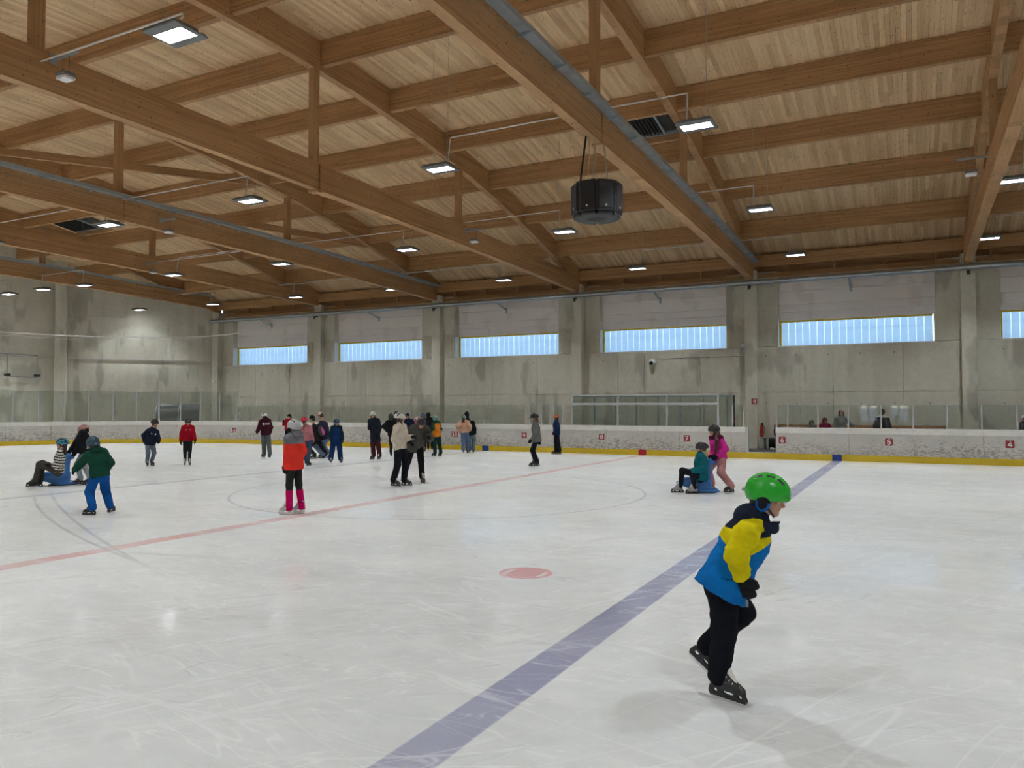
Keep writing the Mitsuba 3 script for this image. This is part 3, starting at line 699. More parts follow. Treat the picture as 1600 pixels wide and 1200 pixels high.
part(es, 'plate', box(-6.48, -6.23, YW - .395, YW - .378, 2.02, 2.27), 'sign_red')
part(es, 'symbol', cat([box(-6.40, -6.36, YW - .40, YW - .394, 2.06, 2.20), box(-6.33, -6.28, YW - .40, YW - .394, 2.06, 2.2), box(-6.40, -6.28, YW - .40, YW - .394, 2.2, 2.235)]), 'sign_white')
jb = thing('junction_box', 'white junction box high beside the column right of the bench shelter', 'box')
part(jb, 'housing', cbox(-6.98, -6.76, YW - .12, YW, 4.62, 4.80, .015), 'white_plastic')
jb2 = thing('wall_sensor', 'small round white sensor under the junction box', 'sensor')
part(jb2, 'housing', cbox(-6.92, -6.80, YW - .08, YW, 4.42, 4.52, .02), 'white_plastic')
cc = thing('security_camera', 'white wall camera with a black lens on the concrete under the fourth strip window', 'camera')
part(cc, 'base', trimesh.creation.cylinder(.14, .10, sections=18).apply_transform(trimesh.transformations.rotation_matrix(math.pi / 2, [1, 0, 0])).apply_translation([-11.15, YW - .05, 4.12]), 'white_plastic', smooth=40)
part(cc, 'housing', trimesh.creation.icosphere(3, .15).apply_translation([-11.17, YW - .26, 4.05]), 'white_plastic', smooth=True)
part(cc, 'lens', trimesh.creation.icosphere(3, .10).apply_translation([-11.17, YW - .345, 4.02]), 'black_plastic', smooth=True)
solo('camera_conduit', tube([(-11.0, YW - .03, 4.25), (-6.8, YW - .03, 4.27)], .022, 6), 'conduit', label='thin pale conduit running from the wall camera to the column', category='conduit')
solo('corner_sensor', cbox(-40.85, -40.65, YW - .53, YW - .45, 3.5, 3.66, .02), 'white_plastic', label='small white sensor on the corner column at the left end', category='sensor')
def bag(name, c, r, m, lab, cat_):
    b = trimesh.creation.icosphere(3, 1.0); v = b.vertices.copy()
    v = np.sign(v) * np.abs(v) ** .75
    v *= (1 + .10 * (meshkit.noise(v * 2.2 + c[0], 3)[:, None] - .5)); v *= r
    b.vertices = v + A(c)
    k = thing(name, lab, cat_)
    part(k, 'body', b, m, smooth=True)
    part(k, 'strap', tube([(c[0] - r[0] * .4, c[1] - r[1] * .95, c[2] + r[2] * .9), (c[0], c[1] - r[1] * 1.15, c[2] + r[2] * .2), (c[0] + r[0] * .3, c[1] - r[1] * 1.05, c[2] - r[2] * .6)], .02, 5), 'black_plastic')
    return k
mat('bag_navy', (.012, .018, .035), .8); mat('bag_teal', (.03, .085, .085), .8); mat('shoe_white', (.55, .54, .52), .6)
bag('backpack', (-5.25, YW - .86, .80), A([.21, .16, .25]), 'bag_navy', 'dark navy backpack on the bench behind the open gate', 'backpack')
bag('sports_bag', (-4.72, YW - .86, .70), A([.26, .15, .15]), 'bag_teal', 'dark teal bag on the bench behind the open gate', 'bag')
for j, x in enumerate((-5.42, -4.75)):
    s_ = thing('shoe', f'pale shoe on the floor under the bench, {["left", "right"][j]} of two in the open gate', 'shoe', 'pale shoes under the bench')
    part(s_, 'upper', trimesh.convex.convex_hull(A([(x + dx, YW - 1.25 + dy, z) for dx, dy, z in ((-.14, -.05, .03), (.16, -.05, .03), (-.14, .05, .03), (.16, .05, .03), (-.13, -.04, .13), (-.13, .04, .13), (-.03, -.04, .12), (-.03, .04, .12), (.13, -.03, .07), (.13, .03, .07))])), 'shoe_white')
    part(s_, 'sole', cbox(x - .15, x + .17, YW - 1.31, YW - 1.19, .012, .035, .008), 'black_plastic')

# ------------------------------------------------------------------ distance-field modelling for people
def nets(D, o, h):
    """surface of a sampled distance field (naive surface nets)"""
    ins = D < 0
    nx, ny, nz = D.shape
    cs = [ins[i:nx - 1 + i, j:ny - 1 + j, k:nz - 1 + k] for i in (0, 1) for j in (0, 1) for k in (0, 1)]
    cnt_ = sum(c.astype(np.int8) for c in cs)
    act = np.argwhere((cnt_ > 0) & (cnt_ < 8))
    vid = np.full((nx - 1, ny - 1, nz - 1), -1, np.int32)
    vid[tuple(act.T)] = np.arange(len(act))
    off = A([[i, j, k] for i in (0, 1) for j in (0, 1) for k in (0, 1)])
    val = np.stack([D[tuple((act + q).T)] for q in off], 1)
    acc, num = np.zeros((len(act), 3)), np.zeros(len(act))
    for a in range(8):
        for b in range(a + 1, 8):
            if abs(off[a] - off[b]).sum() != 1: continue
            x = (val[:, a] < 0) != (val[:, b] < 0)
            t = np.where(x, val[:, a] / np.where(x, val[:, a] - val[:, b], 1), 0)
            acc += x[:, None] * (off[a] + t[:, None] * (off[b] - off[a])); num += x
    v = (act + acc / num[:, None]) * h + o
    quads = []
    for ax in range(3):
        sl0, sl1 = [slice(None)] * 3, [slice(None)] * 3
        sl0[ax], sl1[ax] = slice(0, -1), slice(1, None)
        a, b = ins[tuple(sl0)], ins[tuple(sl1)]
        e = np.argwhere(a != b)
        o1, o2 = [(1, 2), (2, 0), (0, 1)][ax]
        e = e[(e[:, o1] > 0) & (e[:, o2] > 0) & (e[:, o1] < D.shape[o1] - 1) & (e[:, o2] < D.shape[o2] - 1)]
        flip = a[tuple(e.T)]
        d1, d2 = np.eye(3, dtype=int)[o1], np.eye(3, dtype=int)[o2]
        q = np.stack([vid[tuple((e - d1 - d2).T)], vid[tuple((e - d2).T)], vid[tuple(e.T)], vid[tuple((e - d1).T)]], 1)
        q[~flip] = q[~flip][:, ::-1]
        quads.append(q)
    q = np.vstack(quads)
    return trimesh.Trimesh(v, np.vstack([q[:, [0, 1, 2]], q[:, [0, 2, 3]]]), process=False)

def unit(v): v = A(v, float); return v / (np.linalg.norm(v) + 1e-12)
def cap(a, b, ra, rb=None): return ('cap', A(a, float), A(b, float), ra, ra if rb is None else rb)
def ell(c, r, M=None): return ('ell', A(c, float), A(r, float), np.eye(3) if M is None else M)
def ecap(a, b, ra, rb, M): return ('ecap', A(a, float), A(b, float), A(ra, float), A(rb, float), M)   # M rows: lateral, depth

def prim_box(p):
    if p[0] == 'cap': r = max(p[3], p[4]); return np.minimum(p[1], p[2]) - r, np.maximum(p[1], p[2]) + r
    if p[0] == 'ell': r = p[2].max(); return p[1] - r, p[1] + r
    r = max(p[3].max(), p[4].max()); return np.minimum(p[1], p[2]) - r, np.maximum(p[1], p[2]) + r

def prim_d(p, P):
    if p[0] == 'cap':
        ab = p[2] - p[1]; t = np.clip(((P - p[1]) @ ab) / max(ab @ ab, 1e-9), 0, 1)
        return np.linalg.norm(P - p[1] - t[..., None] * ab, axis=-1) - (p[3] + (p[4] - p[3]) * t)
    if p[0] == 'ell':
        q = (P - p[1]) @ p[3].T
        k0, k1 = np.linalg.norm(q / p[2], axis=-1), np.linalg.norm(q / p[2] ** 2, axis=-1)
        return k0 * (k0 - 1) / np.maximum(k1, 1e-6)
    ab = p[2] - p[1]; L = np.linalg.norm(ab); w = ab / L
    s = (P - p[1]) @ w; t = np.clip(s / L, 0, 1)
    r = p[3] + (p[4] - p[3]) * t[..., None]
    Q = P - p[1] - t[..., None] * ab
    u, v, e = (Q @ p[5][0]) / r[..., 0], (Q @ p[5][1]) / r[..., 1], (Q @ w) / r.mean(-1)
    return (np.sqrt(u * u + v * v + e * e) - 1) * r.min(-1)

class Field:
    def __init__(self, prims, h, pad=.03, cuts=(), bounds=None):
        bs = [prim_box(p[0] if isinstance(p[0], tuple) else p) for p in prims]
        lo = np.min([b[0] for b in bs], 0) - pad; hi = np.max([b[1] for b in bs], 0) + pad
        self.h, self.lo = h, lo
        self.n = np.ceil((hi - lo) / h).astype(int) + 2
        self.D = np.full(self.n, .2, np.float32)
    def grid(self, lo, hi):
        i0 = np.clip(np.floor((lo - self.lo) / self.h).astype(int), 0, self.n - 1); i1 = np.clip(np.ceil((hi - self.lo) / self.h).astype(int) + 1, i0 + 1, self.n)
        sl = tuple(slice(a, b) for a, b in zip(i0, i1))
        ax = [self.lo[k] + self.h * np.arange(i0[k], i1[k]) for k in range(3)]
        return sl, np.stack(np.meshgrid(*ax, indexing='ij'), -1)
    def add(self, p, k=.02):
        lo, hi = prim_box(p); m = k + 3 * self.h
        sl, P = self.grid(lo - m, hi + m)
        d = prim_d(p, P); a = self.D[sl]
        hh = np.maximum(k - np.abs(a - d), 0) / max(k, 1e-6)
        self.D[sl] = np.minimum(a, d) - hh * hh * k / 4
        return self
    def sub(self, p, k=.01):
        lo, hi = prim_box(p); m = k + 3 * self.h
        sl, P = self.grid(lo - m, hi + m)
        d = -prim_d(p, P); a = self.D[sl]
        hh = np.maximum(k - np.abs(a - d), 0) / max(k, 1e-6)
        self.D[sl] = np.maximum(a, d) + hh * hh * k / 4
        return self
    def cut(self, o, n):
        """keep the side the normal n points away from"""
        ax = [self.lo[k] + self.h * np.arange(self.n[k]) for k in range(3)]
        d = sum((ax[k] - o[k]).reshape([-1 if q == k else 1 for q in range(3)]) * n[k] for k in range(3))
        self.D = np.maximum(self.D, d.astype(np.float32)); return self
    def rough(self, fn, band=.03):
        s = np.abs(self.D) < band
        P = self.lo + np.argwhere(s) * self.h
        self.D[s] += fn(P).astype(np.float32); return self
    def join(self, other_prims, k=.02):
        for p in other_prims: self.add(p, k)
        return self
    def mesh(self): return nets(self.D, self.lo, self.h)

def field(prims, h, k=.02, extra=()):
    f = Field(list(prims) + list(extra), h)
    for p in prims: f.add(p, k)
    return f

# ------------------------------------------------------------------ materials of people
def vc(rough, **k): return pri({'type': 'mesh_attribute', 'name': 'vertex_color'}, rough, **k)
scene['cloth'] = vc(0.95, specular=0.15)
scene['skin'] = vc(0.5)
scene['shell'] = vc(0.30, clearcoat=0.3)
scene['hairmat'] = vc(0.6)
mat('boot_black', (.016, .017, .019), .45); mat('boot_white', (.40, .40, .41), .45); mat('boot_grey', (.34, .345, .36), .45)
mat('blade_steel', (.62, .63, .64), .25, .05, metallic=1.0)
mat('seal_blue', (.045, .19, .50), .38, .12, 5.0)
mat('tongue_white', (.62, .60, .56), .6)

def solid(c): return lambda v: np.tile(A(c, float), (len(v), 1))
def pix(px, py): return unit(_fw + ((px - 800) / F_PX) * _rt - ((py - 600) / F_PX) * _up)
def ground(px, py):
    d = pix(px, py); return CAM + d * (-EYE / d[2])
def at_depth(px, py, zc):
    d = pix(px, py); return CAM + d * (zc / (d @ _fw))

def ik(a, c, l1, l2, pole):
    a, c = A(a, float), A(c, float); d = c - a; L = np.linalg.norm(d); s = max(1.0, L / ((l1 + l2) * .999)); l1, l2 = l1 * s, l2 * s
    w = d / L; x = (l1 * l1 - l2 * l2 + L * L) / (2 * L); y = math.sqrt(max(l1 * l1 - x * x, 0))
    pv = A(pole, float) - (A(pole, float) @ w) * w; pv = unit(pv)
    return a + w * x + pv * y

# ice skates: one set of meshes in a foot frame (x forward, y left, z up, blade bottom at the origin), shared by all
def hull(pts): return trimesh.convex.convex_hull(A(pts, float))
def ring(x, z, rx, ry, n=10): return [(x + rx * math.cos(a), ry * math.sin(a), z) for a in np.arange(n) * 2 * math.pi / n]
BOOT = cat([hull(ring(-.07, .085, .045, .036) + ring(.11, .085, .065, .040) + ring(-.07, .12, .045, .036) + ring(.10, .115, .07, .042) + ring(.06, .15, .06, .036) + ring(-.06, .16, .05, .038)),
            hull(ring(-.045, .13, .066, .042) + ring(-.055, .20, .055, .042) + ring(-.06, .27, .058, .048)), hull(ring(.0, .16, .06, .034) + ring(-.03, .24, .055, .036) + ring(.07, .14, .05, .034))])
from shapely import geometry as sg_, affinity as sa_
def _hold():
    o = sg_.Polygon([(-.125, .092), (-.06, .098), (.10, .098), (.155, .090), (.182, .045), (.172, .026), (-.125, .026), (-.135, .05)]).buffer(.004)
    for cx_, cz_, a_, b_ in ((-.082, .062, .020, .015), (.028, .064, .048, .013), (.128, .060, .020, .013)):
        o = o.difference(sa_.scale(sg_.Point(cx_, cz_).buffer(1, 6), a_, b_))
    m = trimesh.creation.extrude_polygon(o, .024, engine='earcut')
    v = m.vertices.copy(); m.vertices = np.stack([v[:, 0], v[:, 2] - .012, v[:, 1]], 1); m.invert()
    return m
HOLD = _hold()
BLADE = hull([(x, y, z) for y in (-.003, .003) for x, z in ((-.135, .03), (-.125, .006), (-.09, .0), (.14, .0), (.175, .008), (.185, .03))])
TONGUE = cat([hull(ring(.045, .168, .055, .022) + ring(-.005, .24, .03, .026) + ring(.0, .285, .022, .028) + ring(.09, .14, .02, .018))] + [obox([.08 - .024 * i, 0, .152 + .019 * i], [.004, 0, .003], [0, .034, 0], [0, 0, .006]) for i in range(4)])
TOECAP = hull(ring(.12, .088, .06, .041) + ring(.13, .112, .048, .038))
P_BOOT = {m: ply(BOOT, m, 50) for m in ('boot_black', 'boot_white', 'boot_grey')}
P_HOLDB, P_HOLDW = ply(HOLD, 'boot_black', 30), ply(HOLD, 'white_plastic', 30)
P_BLADE, P_TONGUE, P_CAPB = ply(BLADE, 'blade_steel'), ply(TONGUE, 'tongue_white', 40), ply(TOECAP, 'boot_black', 40)
SHOE = cat([hull(ring(-.08, .0, .045, .036) + ring(.10, .0, .07, .042) + ring(-.08, .07, .045, .036) + ring(.09, .05, .07, .042) + ring(-.03, .10, .06, .036)), hull(ring(-.06, .06, .05, .038) + ring(-.06, .14, .045, .038))])
P_SHOE = ply(SHOE, 'boot_black', 50)

def person(label, feet, head, H, face, top, legs, hat, hands=(None, None), headface=None, group=None, over=None, hip=None, h=.011, skate='boot_black', holder='b', toes=None,
           hair=None, glove=None, kid=False, skin=(.50, .285, .20), wp=.35, hsm=1.0, gl=.009, hdir=.15, torso_w=1.0, seated=False, ground_shoes=False, headtilt=0.0, foot_z=0.0, toe_pitch=(0, 0), zc=None, hdep=0.0):
    """feet: two (px, py, lift); head: (px, py) of the top of the headgear; H: body height in metres; face: 0 = looks at the camera, 90 = to the right of the photo.
    Returns the joints."""
    g = H / 1.7; over = over or {}
    key = thing('person', label, 'person', group)
    sk = 0.0 if ground_shoes else .085 * (.6 + .4 * g)
    fp = []
    for px, py, lift in feet:
        q = ground(px, py) if foot_z == 0 else at_depth(px, py, zc)
        fp.append((q, lift))
    M0 = (fp[0][0] + fp[1][0]) / 2 if zc is None else at_depth(feet[0][0], feet[0][1], zc)
    if zc is None: zc = (M0 - CAM) @ _fw
    view = unit([M0[0], M0[1], 0]); right = A([view[1], -view[0], 0])
    def heading(deg): a = math.radians(deg); return unit(-view * math.cos(a) + right * math.sin(a))
    F = heading(face); Lf = np.cross([0, 0, 1.0], F)
    hf = heading(face if headface is None else headface)
    fpos = [A([q[0], q[1], lift + (q[2] if foot_z else 0)]) for q, lift in fp]
    if (fpos[0] - fpos[1]) @ Lf < 0 and toes is None: fpos = fpos[::-1]
    J = {}
    AZ = .075 * g + sk
    def OV(n, d):
        if n in over:
            px, py, dep = over[n]; return at_depth(px, py, zc - dep)
        return d
    M = (fpos[0] + fpos[1]) / 2
    Tp = at_depth(head[0], head[1], zc - hdep)
    top3 = Tp - [0, 0, .022]
    dxy = top3[:2] - M[:2]
    if hip is not None:
        P = at_depth(hip[0], hip[1], zc - (hip[2] if len(hip) > 2 else 0))
    else:
        P = A([*(M[:2] + wp * dxy), 0.0]); dd = np.linalg.norm(top3[:2] - P[:2])
        P[2] = top3[2] - math.sqrt(max((.475 * H) ** 2 - dd * dd, .04))
    U = unit(top3 - P)
    N = OV('neck', P + U * .30 * H)
    U = unit(N - P)
    S = unit(Lf - (Lf @ U) * U); Fd = np.cross(S, U)                    # torso side (left) and front
    MT = A([S, Fd, U])
    hs = hsm * (.225 if not kid else .222) * (.8 + .2 * g) / .225              # head scale
    hu = unit(.75 * A([0, 0, 1.0]) + .25 * U + headtilt * hf); hf2 = unit(hf - (hf @ hu) * hu); hl = np.cross(hu, hf2)
    HC = top3 - hu * .118 * hs                                          # head centre
    MH = A([hl, hf2, hu])
    sw, hw = (.097 if not kid else .094) * H * torso_w, .052 * H
    SH = [OV('shoulder_l', N + S * sw - U * .026 * H), OV('shoulder_r', N - S * sw - U * .026 * H)]
    HP = [OV('hip_l', P + S * hw), OV('hip_r', P - S * hw)]
    tdir = [unit(F + .12 * Lf), unit(F - .12 * Lf)] if toes is None else [heading(t) for t in toes]
    AN = [OV(('ankle_l', 'ankle_r')[i], fpos[i] + [0, 0, AZ] - tdir[i] * .035 * g) for i in (0, 1)]
    KN = [OV(("knee_l", "knee_r")[i], ik(HP[i], AN[i], .245 * H, .235 * H, (A([0, 0, 1.0]) + .2 * F) if seated else F + (.15, -.15)[i] * Lf)) for i in (0, 1)]
    WR, EL = [], []
    for i in (0, 1):
        hd = hands[i]
        if hd is None: w = SH[i] + A([0, 0, -.29 * H]) + Fd * .05 * H + S * (.05, -.05)[i] * H
        else: w = at_depth(hd[0], hd[1], zc - hd[2])
        d = w - SH[i]; Lm = .315 * H
        if np.linalg.norm(d) > Lm: w = SH[i] + unit(d) * Lm
        w = OV(('wrist_l', 'wrist_r')[i], w)
        WR.append(w)
        EL.append(OV(('elbow_l', 'elbow_r')[i], ik(SH[i], w, .165 * H, .15 * H, -F * .8 + (.5, -.5)[i] * Lf - A([0, 0, .5]))))
    HD = [unit(unit(WR[i] - EL[i]) + hdir * F) for i in (0, 1)]
    # ---- body
    def hand(i, e=0.0):
        w, d = WR[i], HD[i]; inn = (-S, S)[i]
        side = unit(F - (F @ d) * d); nrm = unit(np.cross(d, side)); nrm = nrm * (1 if nrm @ inn > 0 else -1)
        s = g * (1.12 if kid else 1)
        out = [ecap(w + d * .012 * s, w + d * .085 * s, A([.026 * s + e, .015 * s + e]), A([.037 * s + e, .014 * s + e]), A([side, nrm]))]
        for j, (o, ln) in enumerate(((.030, .066), (.010, .076), (-.010, .070), (-.030, .054))):
            b0 = w + d * .085 * s + side * o * s; b1 = b0 + unit(d + .30 * nrm) * ln * .55 * s; b2 = b1 + unit(d + .95 * nrm) * ln * .5 * s
            out += [cap(b0, b1, .0092 * s + e), cap(b1, b2, .0088 * s + e, .0075 * s + e)]
        t0 = w + d * .025 * s + side * .028 * s; t1 = t0 + unit(d * .7 + side * .8 + nrm * .2) * .040 * s; t2 = t1 + unit(d + .2 * side + .3 * nrm) * .030 * s
        return out + [cap(t0, t1, .0125 * s + e, .011 * s + e), cap(t1, t2, .011 * s + e, .009 * s + e)]
    c2 = P + U * .20 * H
    torso = lambda e, b=1.0: [ecap(P - U * .01, P + U * .05 * H, A([.088 * H + e, .062 * H + e]), A([.083 * H + e, .060 * H + e]), MT[:2]),
                         ecap(P + U * .05 * H, c2, A([.078 * H + e, .058 * H + e]), A([.083 * H + e, .066 * H + e]), MT[:2]),
                         ecap(c2, N - U * .050 * H, A([.083 * H + e, .066 * H + e]), A([.074 * H + e * .8, .050 * H + e * .8]), MT[:2])]
    arm = lambda i, e, e2=None: [cap(SH[i], EL[i], .029 * H + e, .024 * H + e), cap(EL[i], WR[i], .024 * H + e, .018 * H + (e if e2 is None else e2))]
    leg = lambda i, e, e2, e3: [cap(HP[i], KN[i], .052 * H + e, .036 * H + e2), cap(KN[i], AN[i], .035 * H + e2, .023 * H + e3)]
    headp = [ell(HC + hu * .020 * hs - hf2 * .008 * hs, A([.074, .094, .098]) * hs, MH), ell(HC - hu * .045 * hs + hf2 * .022 * hs, A([.056, .066, .070]) * hs, MH),
             cap(HC - hu * .02 * hs + hf2 * .086 * hs, HC - hu * .042 * hs + hf2 * .101 * hs, .009 * hs, .013 * hs),
             cap(HC + hu * .004 * hs + hf2 * .078 * hs - hl * .03 * hs, HC + hu * .004 * hs + hf2 * .078 * hs + hl * .03 * hs, .013 * hs),
             cap(HC - hu * .068 * hs + hf2 * .080 * hs - hl * .015 * hs, HC - hu * .068 * hs + hf2 * .080 * hs + hl * .015 * hs, .009 * hs),
             ell(HC - hu * .098 * hs + hf2 * .066 * hs, A([.022, .022, .018]) * hs, MH)]
    for sg in (1, -1):
        headp += [ell(HC + hl * sg * .076 * hs - hu * .022 * hs - hf2 * .008 * hs, A([.010, .018, .028]) * hs, MH), ell(HC + hl * sg * .035 * hs - hu * .032 * hs + hf2 * .062 * hs, A([.020, .016, .016]) * hs, MH)]
    neckp = [cap(N - U * .02, HC - hu * .055 * hs - hf2 * .012, .036 * H, .032 * H)]
    limbs = torso(0) + neckp
    feetp = []
    for i in (0, 1):
        limbs += arm(i, 0) + leg(i, 0, 0, 0)
        feetp += [cap(AN[i] - [0, 0, .03 * g], AN[i] + tdir[i] * .10 * g - [0, 0, .045 * g], .026 * g)]
    hp = hand(0) + hand(1)
    f = Field(limbs + headp + hp + feetp, h)
    for p in limbs: f.add(p, .03)
    for p in feetp: f.add(p, .02)
    for p in headp: f.add(p, .014 * hs)
    for sg in (1, -1): f.sub(ell(HC + hl * sg * .031 * hs - hu * .014 * hs + hf2 * .094 * hs, A([.018, .010, .010]) * hs, MH), .01)
    f.sub(cap(HC - hu * .069 * hs + hf2 * .093 * hs - hl * .018 * hs, HC - hu * .069 * hs + hf2 * .093 * hs + hl * .018 * hs, .0035 * hs), .004)
    for p in hp: f.add(p, .006)
    bm = f.mesh()
    v = bm.vertices; q = (v - HC) @ MH.T / hs
    col = np.tile(A(skin, float), (len(v), 1))
    cheek = np.exp(-(((np.abs(q[:, 0]) - .045) / .02) ** 2 + ((q[:, 2] + .045) / .022) ** 2)) * (q[:, 1] > .03)
    col = col * (1 - .25 * cheek[:, None]) + .25 * cheek[:, None] * A([.62, .24, .19])
    eye = ((np.abs(q[:, 0]) - .031) / .014) ** 2 + ((q[:, 2] + .012) / .0075) ** 2
    front = q[:, 1] > .045
    col[(eye < 1) & front] = (.55, .53, .50); col[(((np.abs(q[:, 0]) - .031) / .007) ** 2 + ((q[:, 2] + .012) / .0075) ** 2 < 1) & front] = (.03, .022, .018)
    col[(np.abs(np.abs(q[:, 0]) - .031) < .019) & (np.abs(q[:, 2] - .010) < .005) & front] = (.11, .065, .04)
    col[(np.abs(q[:, 0]) < .022) & (np.abs(q[:, 2] + .068) < .009) & front] = (.40, .13, .12)
    part(key, 'body', bm, 'skin', True, col)
    # ---- trousers
    le, lw, lc = legs.get('e', .012), legs.get('w', .012), legs.get('cuff', .016)
    tp = [ecap(P - U * .02, P + U * .055 * H, A([.090 * H + le, .064 * H + le]), A([.084 * H + le, .060 * H + le]), MT[:2])]
    if legs.get('bib'): tp += torso(le)[1:2]
    for i in (0, 1): tp += leg(i, le, lw, lc)
    f = Field(tp, legs.get('h', h))
    for p in tp: f.add(p, .03)
    if legs.get('wrinkle'): f.rough(lambda P_: legs['wrinkle'] * (meshkit.fbm(P_ * A([16, 16, 26]), 2, 5) - .5))
    for i in (0, 1):
        pass
    tm = f.mesh()
    tc = legs['c']; 
    def tcol(v):
        c = tc(v, J) if callable(tc) else np.tile(A(tc, float), (len(v), 1))
        nn = meshkit.fbm(v * 9.0, 2, 3)[:, None]
        return np.clip(c * (.82 + .36 * nn), 0, 1)
    J.update(P=P, U=U, N=N, S=S, Fd=Fd, F=F, H=H, HC=HC, MH=MH, hs=hs, SH=SH, EL=EL, WR=WR, HP=HP, KN=KN, AN=AN, HD=HD, zc=zc, right=right, view=view, key=key, MT=MT)
    part(key, legs.get('name', 'trousers'), tm, 'cloth', True, tcol(tm.vertices), label=legs.get('label'))
    if legs.get('warmers'):
        for i in (0, 1):
            d = KN[i] - AN[i]
            wp_ = [cap(AN[i] + d * -.12, AN[i] + d * .78, .036 * H, .042 * H)]
            fw_ = Field(wp_, h * .8)
            for p in wp_: fw_.add(p, .01)
            fw_.cut(AN[i] + d * .74, unit(d)).cut(AN[i] + d * -.22, -unit(d))
            fw_.rough(lambda P_: .010 * np.sin(P_[:, 2] * 120) * np.clip(1 - (P_[:, 2] - AN[i][2]) * 5, 0, 1) * .5)
            m_ = fw_.mesh(); part(key, 'leg_warmer', m_, 'cloth', True, np.tile(A(legs['warmers']), (len(m_.vertices), 1)), label=legs.get('warmer_label'))
    # ---- top
    e, hem, se = top.get('e', .02), top.get('hem', .08), top.get('sleeve', top.get('e', .02))
    jp = torso(e)
    fl = top.get('flare', .006)
    jp += [ecap(P - U * (hem + .03), P + U * .03 * H, A([.090 * H + e + fl, .066 * H + e + fl]), A([.086 * H + e, .062 * H + e]), MT[:2])]
    ap = [[cap(N + (SH[i] - N) * .35, SH[i], .030 * H + e, .030 * H + se)] + arm(i, se, top.get('cuffe', se)) for i in (0, 1)]
    neck_top = [cap(N - U * .02, N + U * .035 * H, .046 * H + e * .6, .040 * H + e * .4)]
    hh = top.get('h', h)
    f = Field(jp + ap[0] + ap[1] + neck_top, hh)
    for p in jp: f.add(p, .04)
    f.cut(P - U * hem, -U)
    if top.get('quilt'): f.rough(lambda P_: .009 * np.abs(np.sin(((P_ - P) @ U) * math.pi / top['quilt'])) * -1 + .005)
    f2 = Field(jp + ap[0] + ap[1] + neck_top, hh)
    for i in (0, 1):
        fa = Field(jp + ap[0] + ap[1] + neck_top, hh)
        for p in ap[i]: fa.add(p, .03)
        dcut = unit(WR[i] - EL[i]); cutpt = WR[i] + dcut * top.get('cuff_len', .015)
        sl, Pg = fa.grid(np.minimum(EL[i], WR[i]) - .16, np.maximum(EL[i], WR[i]) + .16)
        near = ((Pg - EL[i]) @ dcut) > 0
        fa.D[sl] = np.where(near, np.maximum(fa.D[sl], (Pg - cutpt) @ dcut), fa.D[sl])
        f2.D = np.minimum(f2.D, fa.D)
    for p in neck_top: (f if top.get('split') else f2).add(p, .03)
    if top.get('wrinkle'): 
        f.rough(lambda P_: top['wrinkle'] * (meshkit.fbm(P_ * A([14, 14, 20]), 2, 9) - .5)); f2.rough(lambda P_: top['wrinkle'] * 1.3 * (meshkit.fbm(P_ * A([20, 20, 30]), 2, 11) - .5))
    if top.get('split'):
        meshes = [('torso', f.mesh()), ('sleeves', f2.mesh())]
    else:
        k = .03; hq = np.maximum(k - np.abs(f.D - f2.D), 0) / k
        f.D = np.minimum(f.D, f2.D) - hq * hq * k / 4
        meshes = [('', f.mesh())]
    tpk = None
    for nm, m_ in meshes:
        c_ = top['c']; c = c_(m_.vertices, J, nm) if callable(c_) else np.tile(A(c_, float), (len(m_.vertices), 1))
        nn = meshkit.fbm(m_.vertices * 8.0, 2, 4)[:, None]; c = np.clip(c * (.84 + .32 * nn), 0, 1)
        nme = top.get('name', 'jacket')
        if nm == 'sleeves' and tpk: part(tpk, 'sleeves', m_, 'cloth', True, c, label=top.get('sleeve_label'))
        else: tpk = part(key, nme, m_, 'cloth', True, c, label=top.get('label'))
    if top.get('hood') is not None:
        hq_ = top.get('hood_size', 1)
        hp_ = [ell(N - Fd * (.058 if hq_ == 1 else .044) * H + U * .026 * H, A([.078, .040, .040]) * H * hq_, MT), ell(N - Fd * .022 * H + U * .055 * H, A([.062, .034, .030]) * H * hq_, MT), cap(N - Fd * .05 * H + S * .045 * H + U * .02 * H, N + Fd * .03 * H + S * .04 * H + U * .015 * H, .024 * H), cap(N - Fd * .05 * H - S * .045 * H + U * .02 * H, N + Fd * .03 * H - S * .04 * H + U * .015 * H, .024 * H)]
        m_ = field(hp_, hh, .03).mesh(); part(key, 'hood', m_, 'cloth', True, np.tile(A(top['hood'], float), (len(m_.vertices), 1)))
    if top.get('collar') is not None:
        hp_ = [cap(N - S * .05 * H + Fd * .035 * H + U * .02 * H, N + Fd * .075 * H + U * .035 * H, .026 * H, .022 * H), cap(N + S * .05 * H + Fd * .035 * H + U * .02 * H, N + Fd * .075 * H + U * .035 * H, .026 * H, .022 * H), cap(N + Fd * .060 * H + U * .035 * H, N + Fd * .086 * H + U * .070 * H, .015 * H, .005 * H)]
        m_ = field(hp_, hh, .02).mesh(); part(key, 'collar', m_, 'cloth', True, np.tile(A(top['collar'], float), (len(m_.vertices), 1)))
    if top.get('hood_up') is not None:
        hp_ = [ell(HC + hu * .02 * hs - hf2 * .012 * hs, A([.100, .120, .122]) * hs, MH), cap(HC - hu * .06 * hs - hf2 * .03, N - U * .01, .075 * hs, .055 * H)]
        fh = field(hp_, hh, .03); fh.sub(ell(HC + hf2 * .11 * hs - hu * .02 * hs, A([.065, .075, .085]) * hs, MH), .02)
        m_ = fh.mesh(); part(key, 'hood', m_, 'cloth', True, np.tile(A(top['hood_up'], float), (len(m_.vertices), 1)))
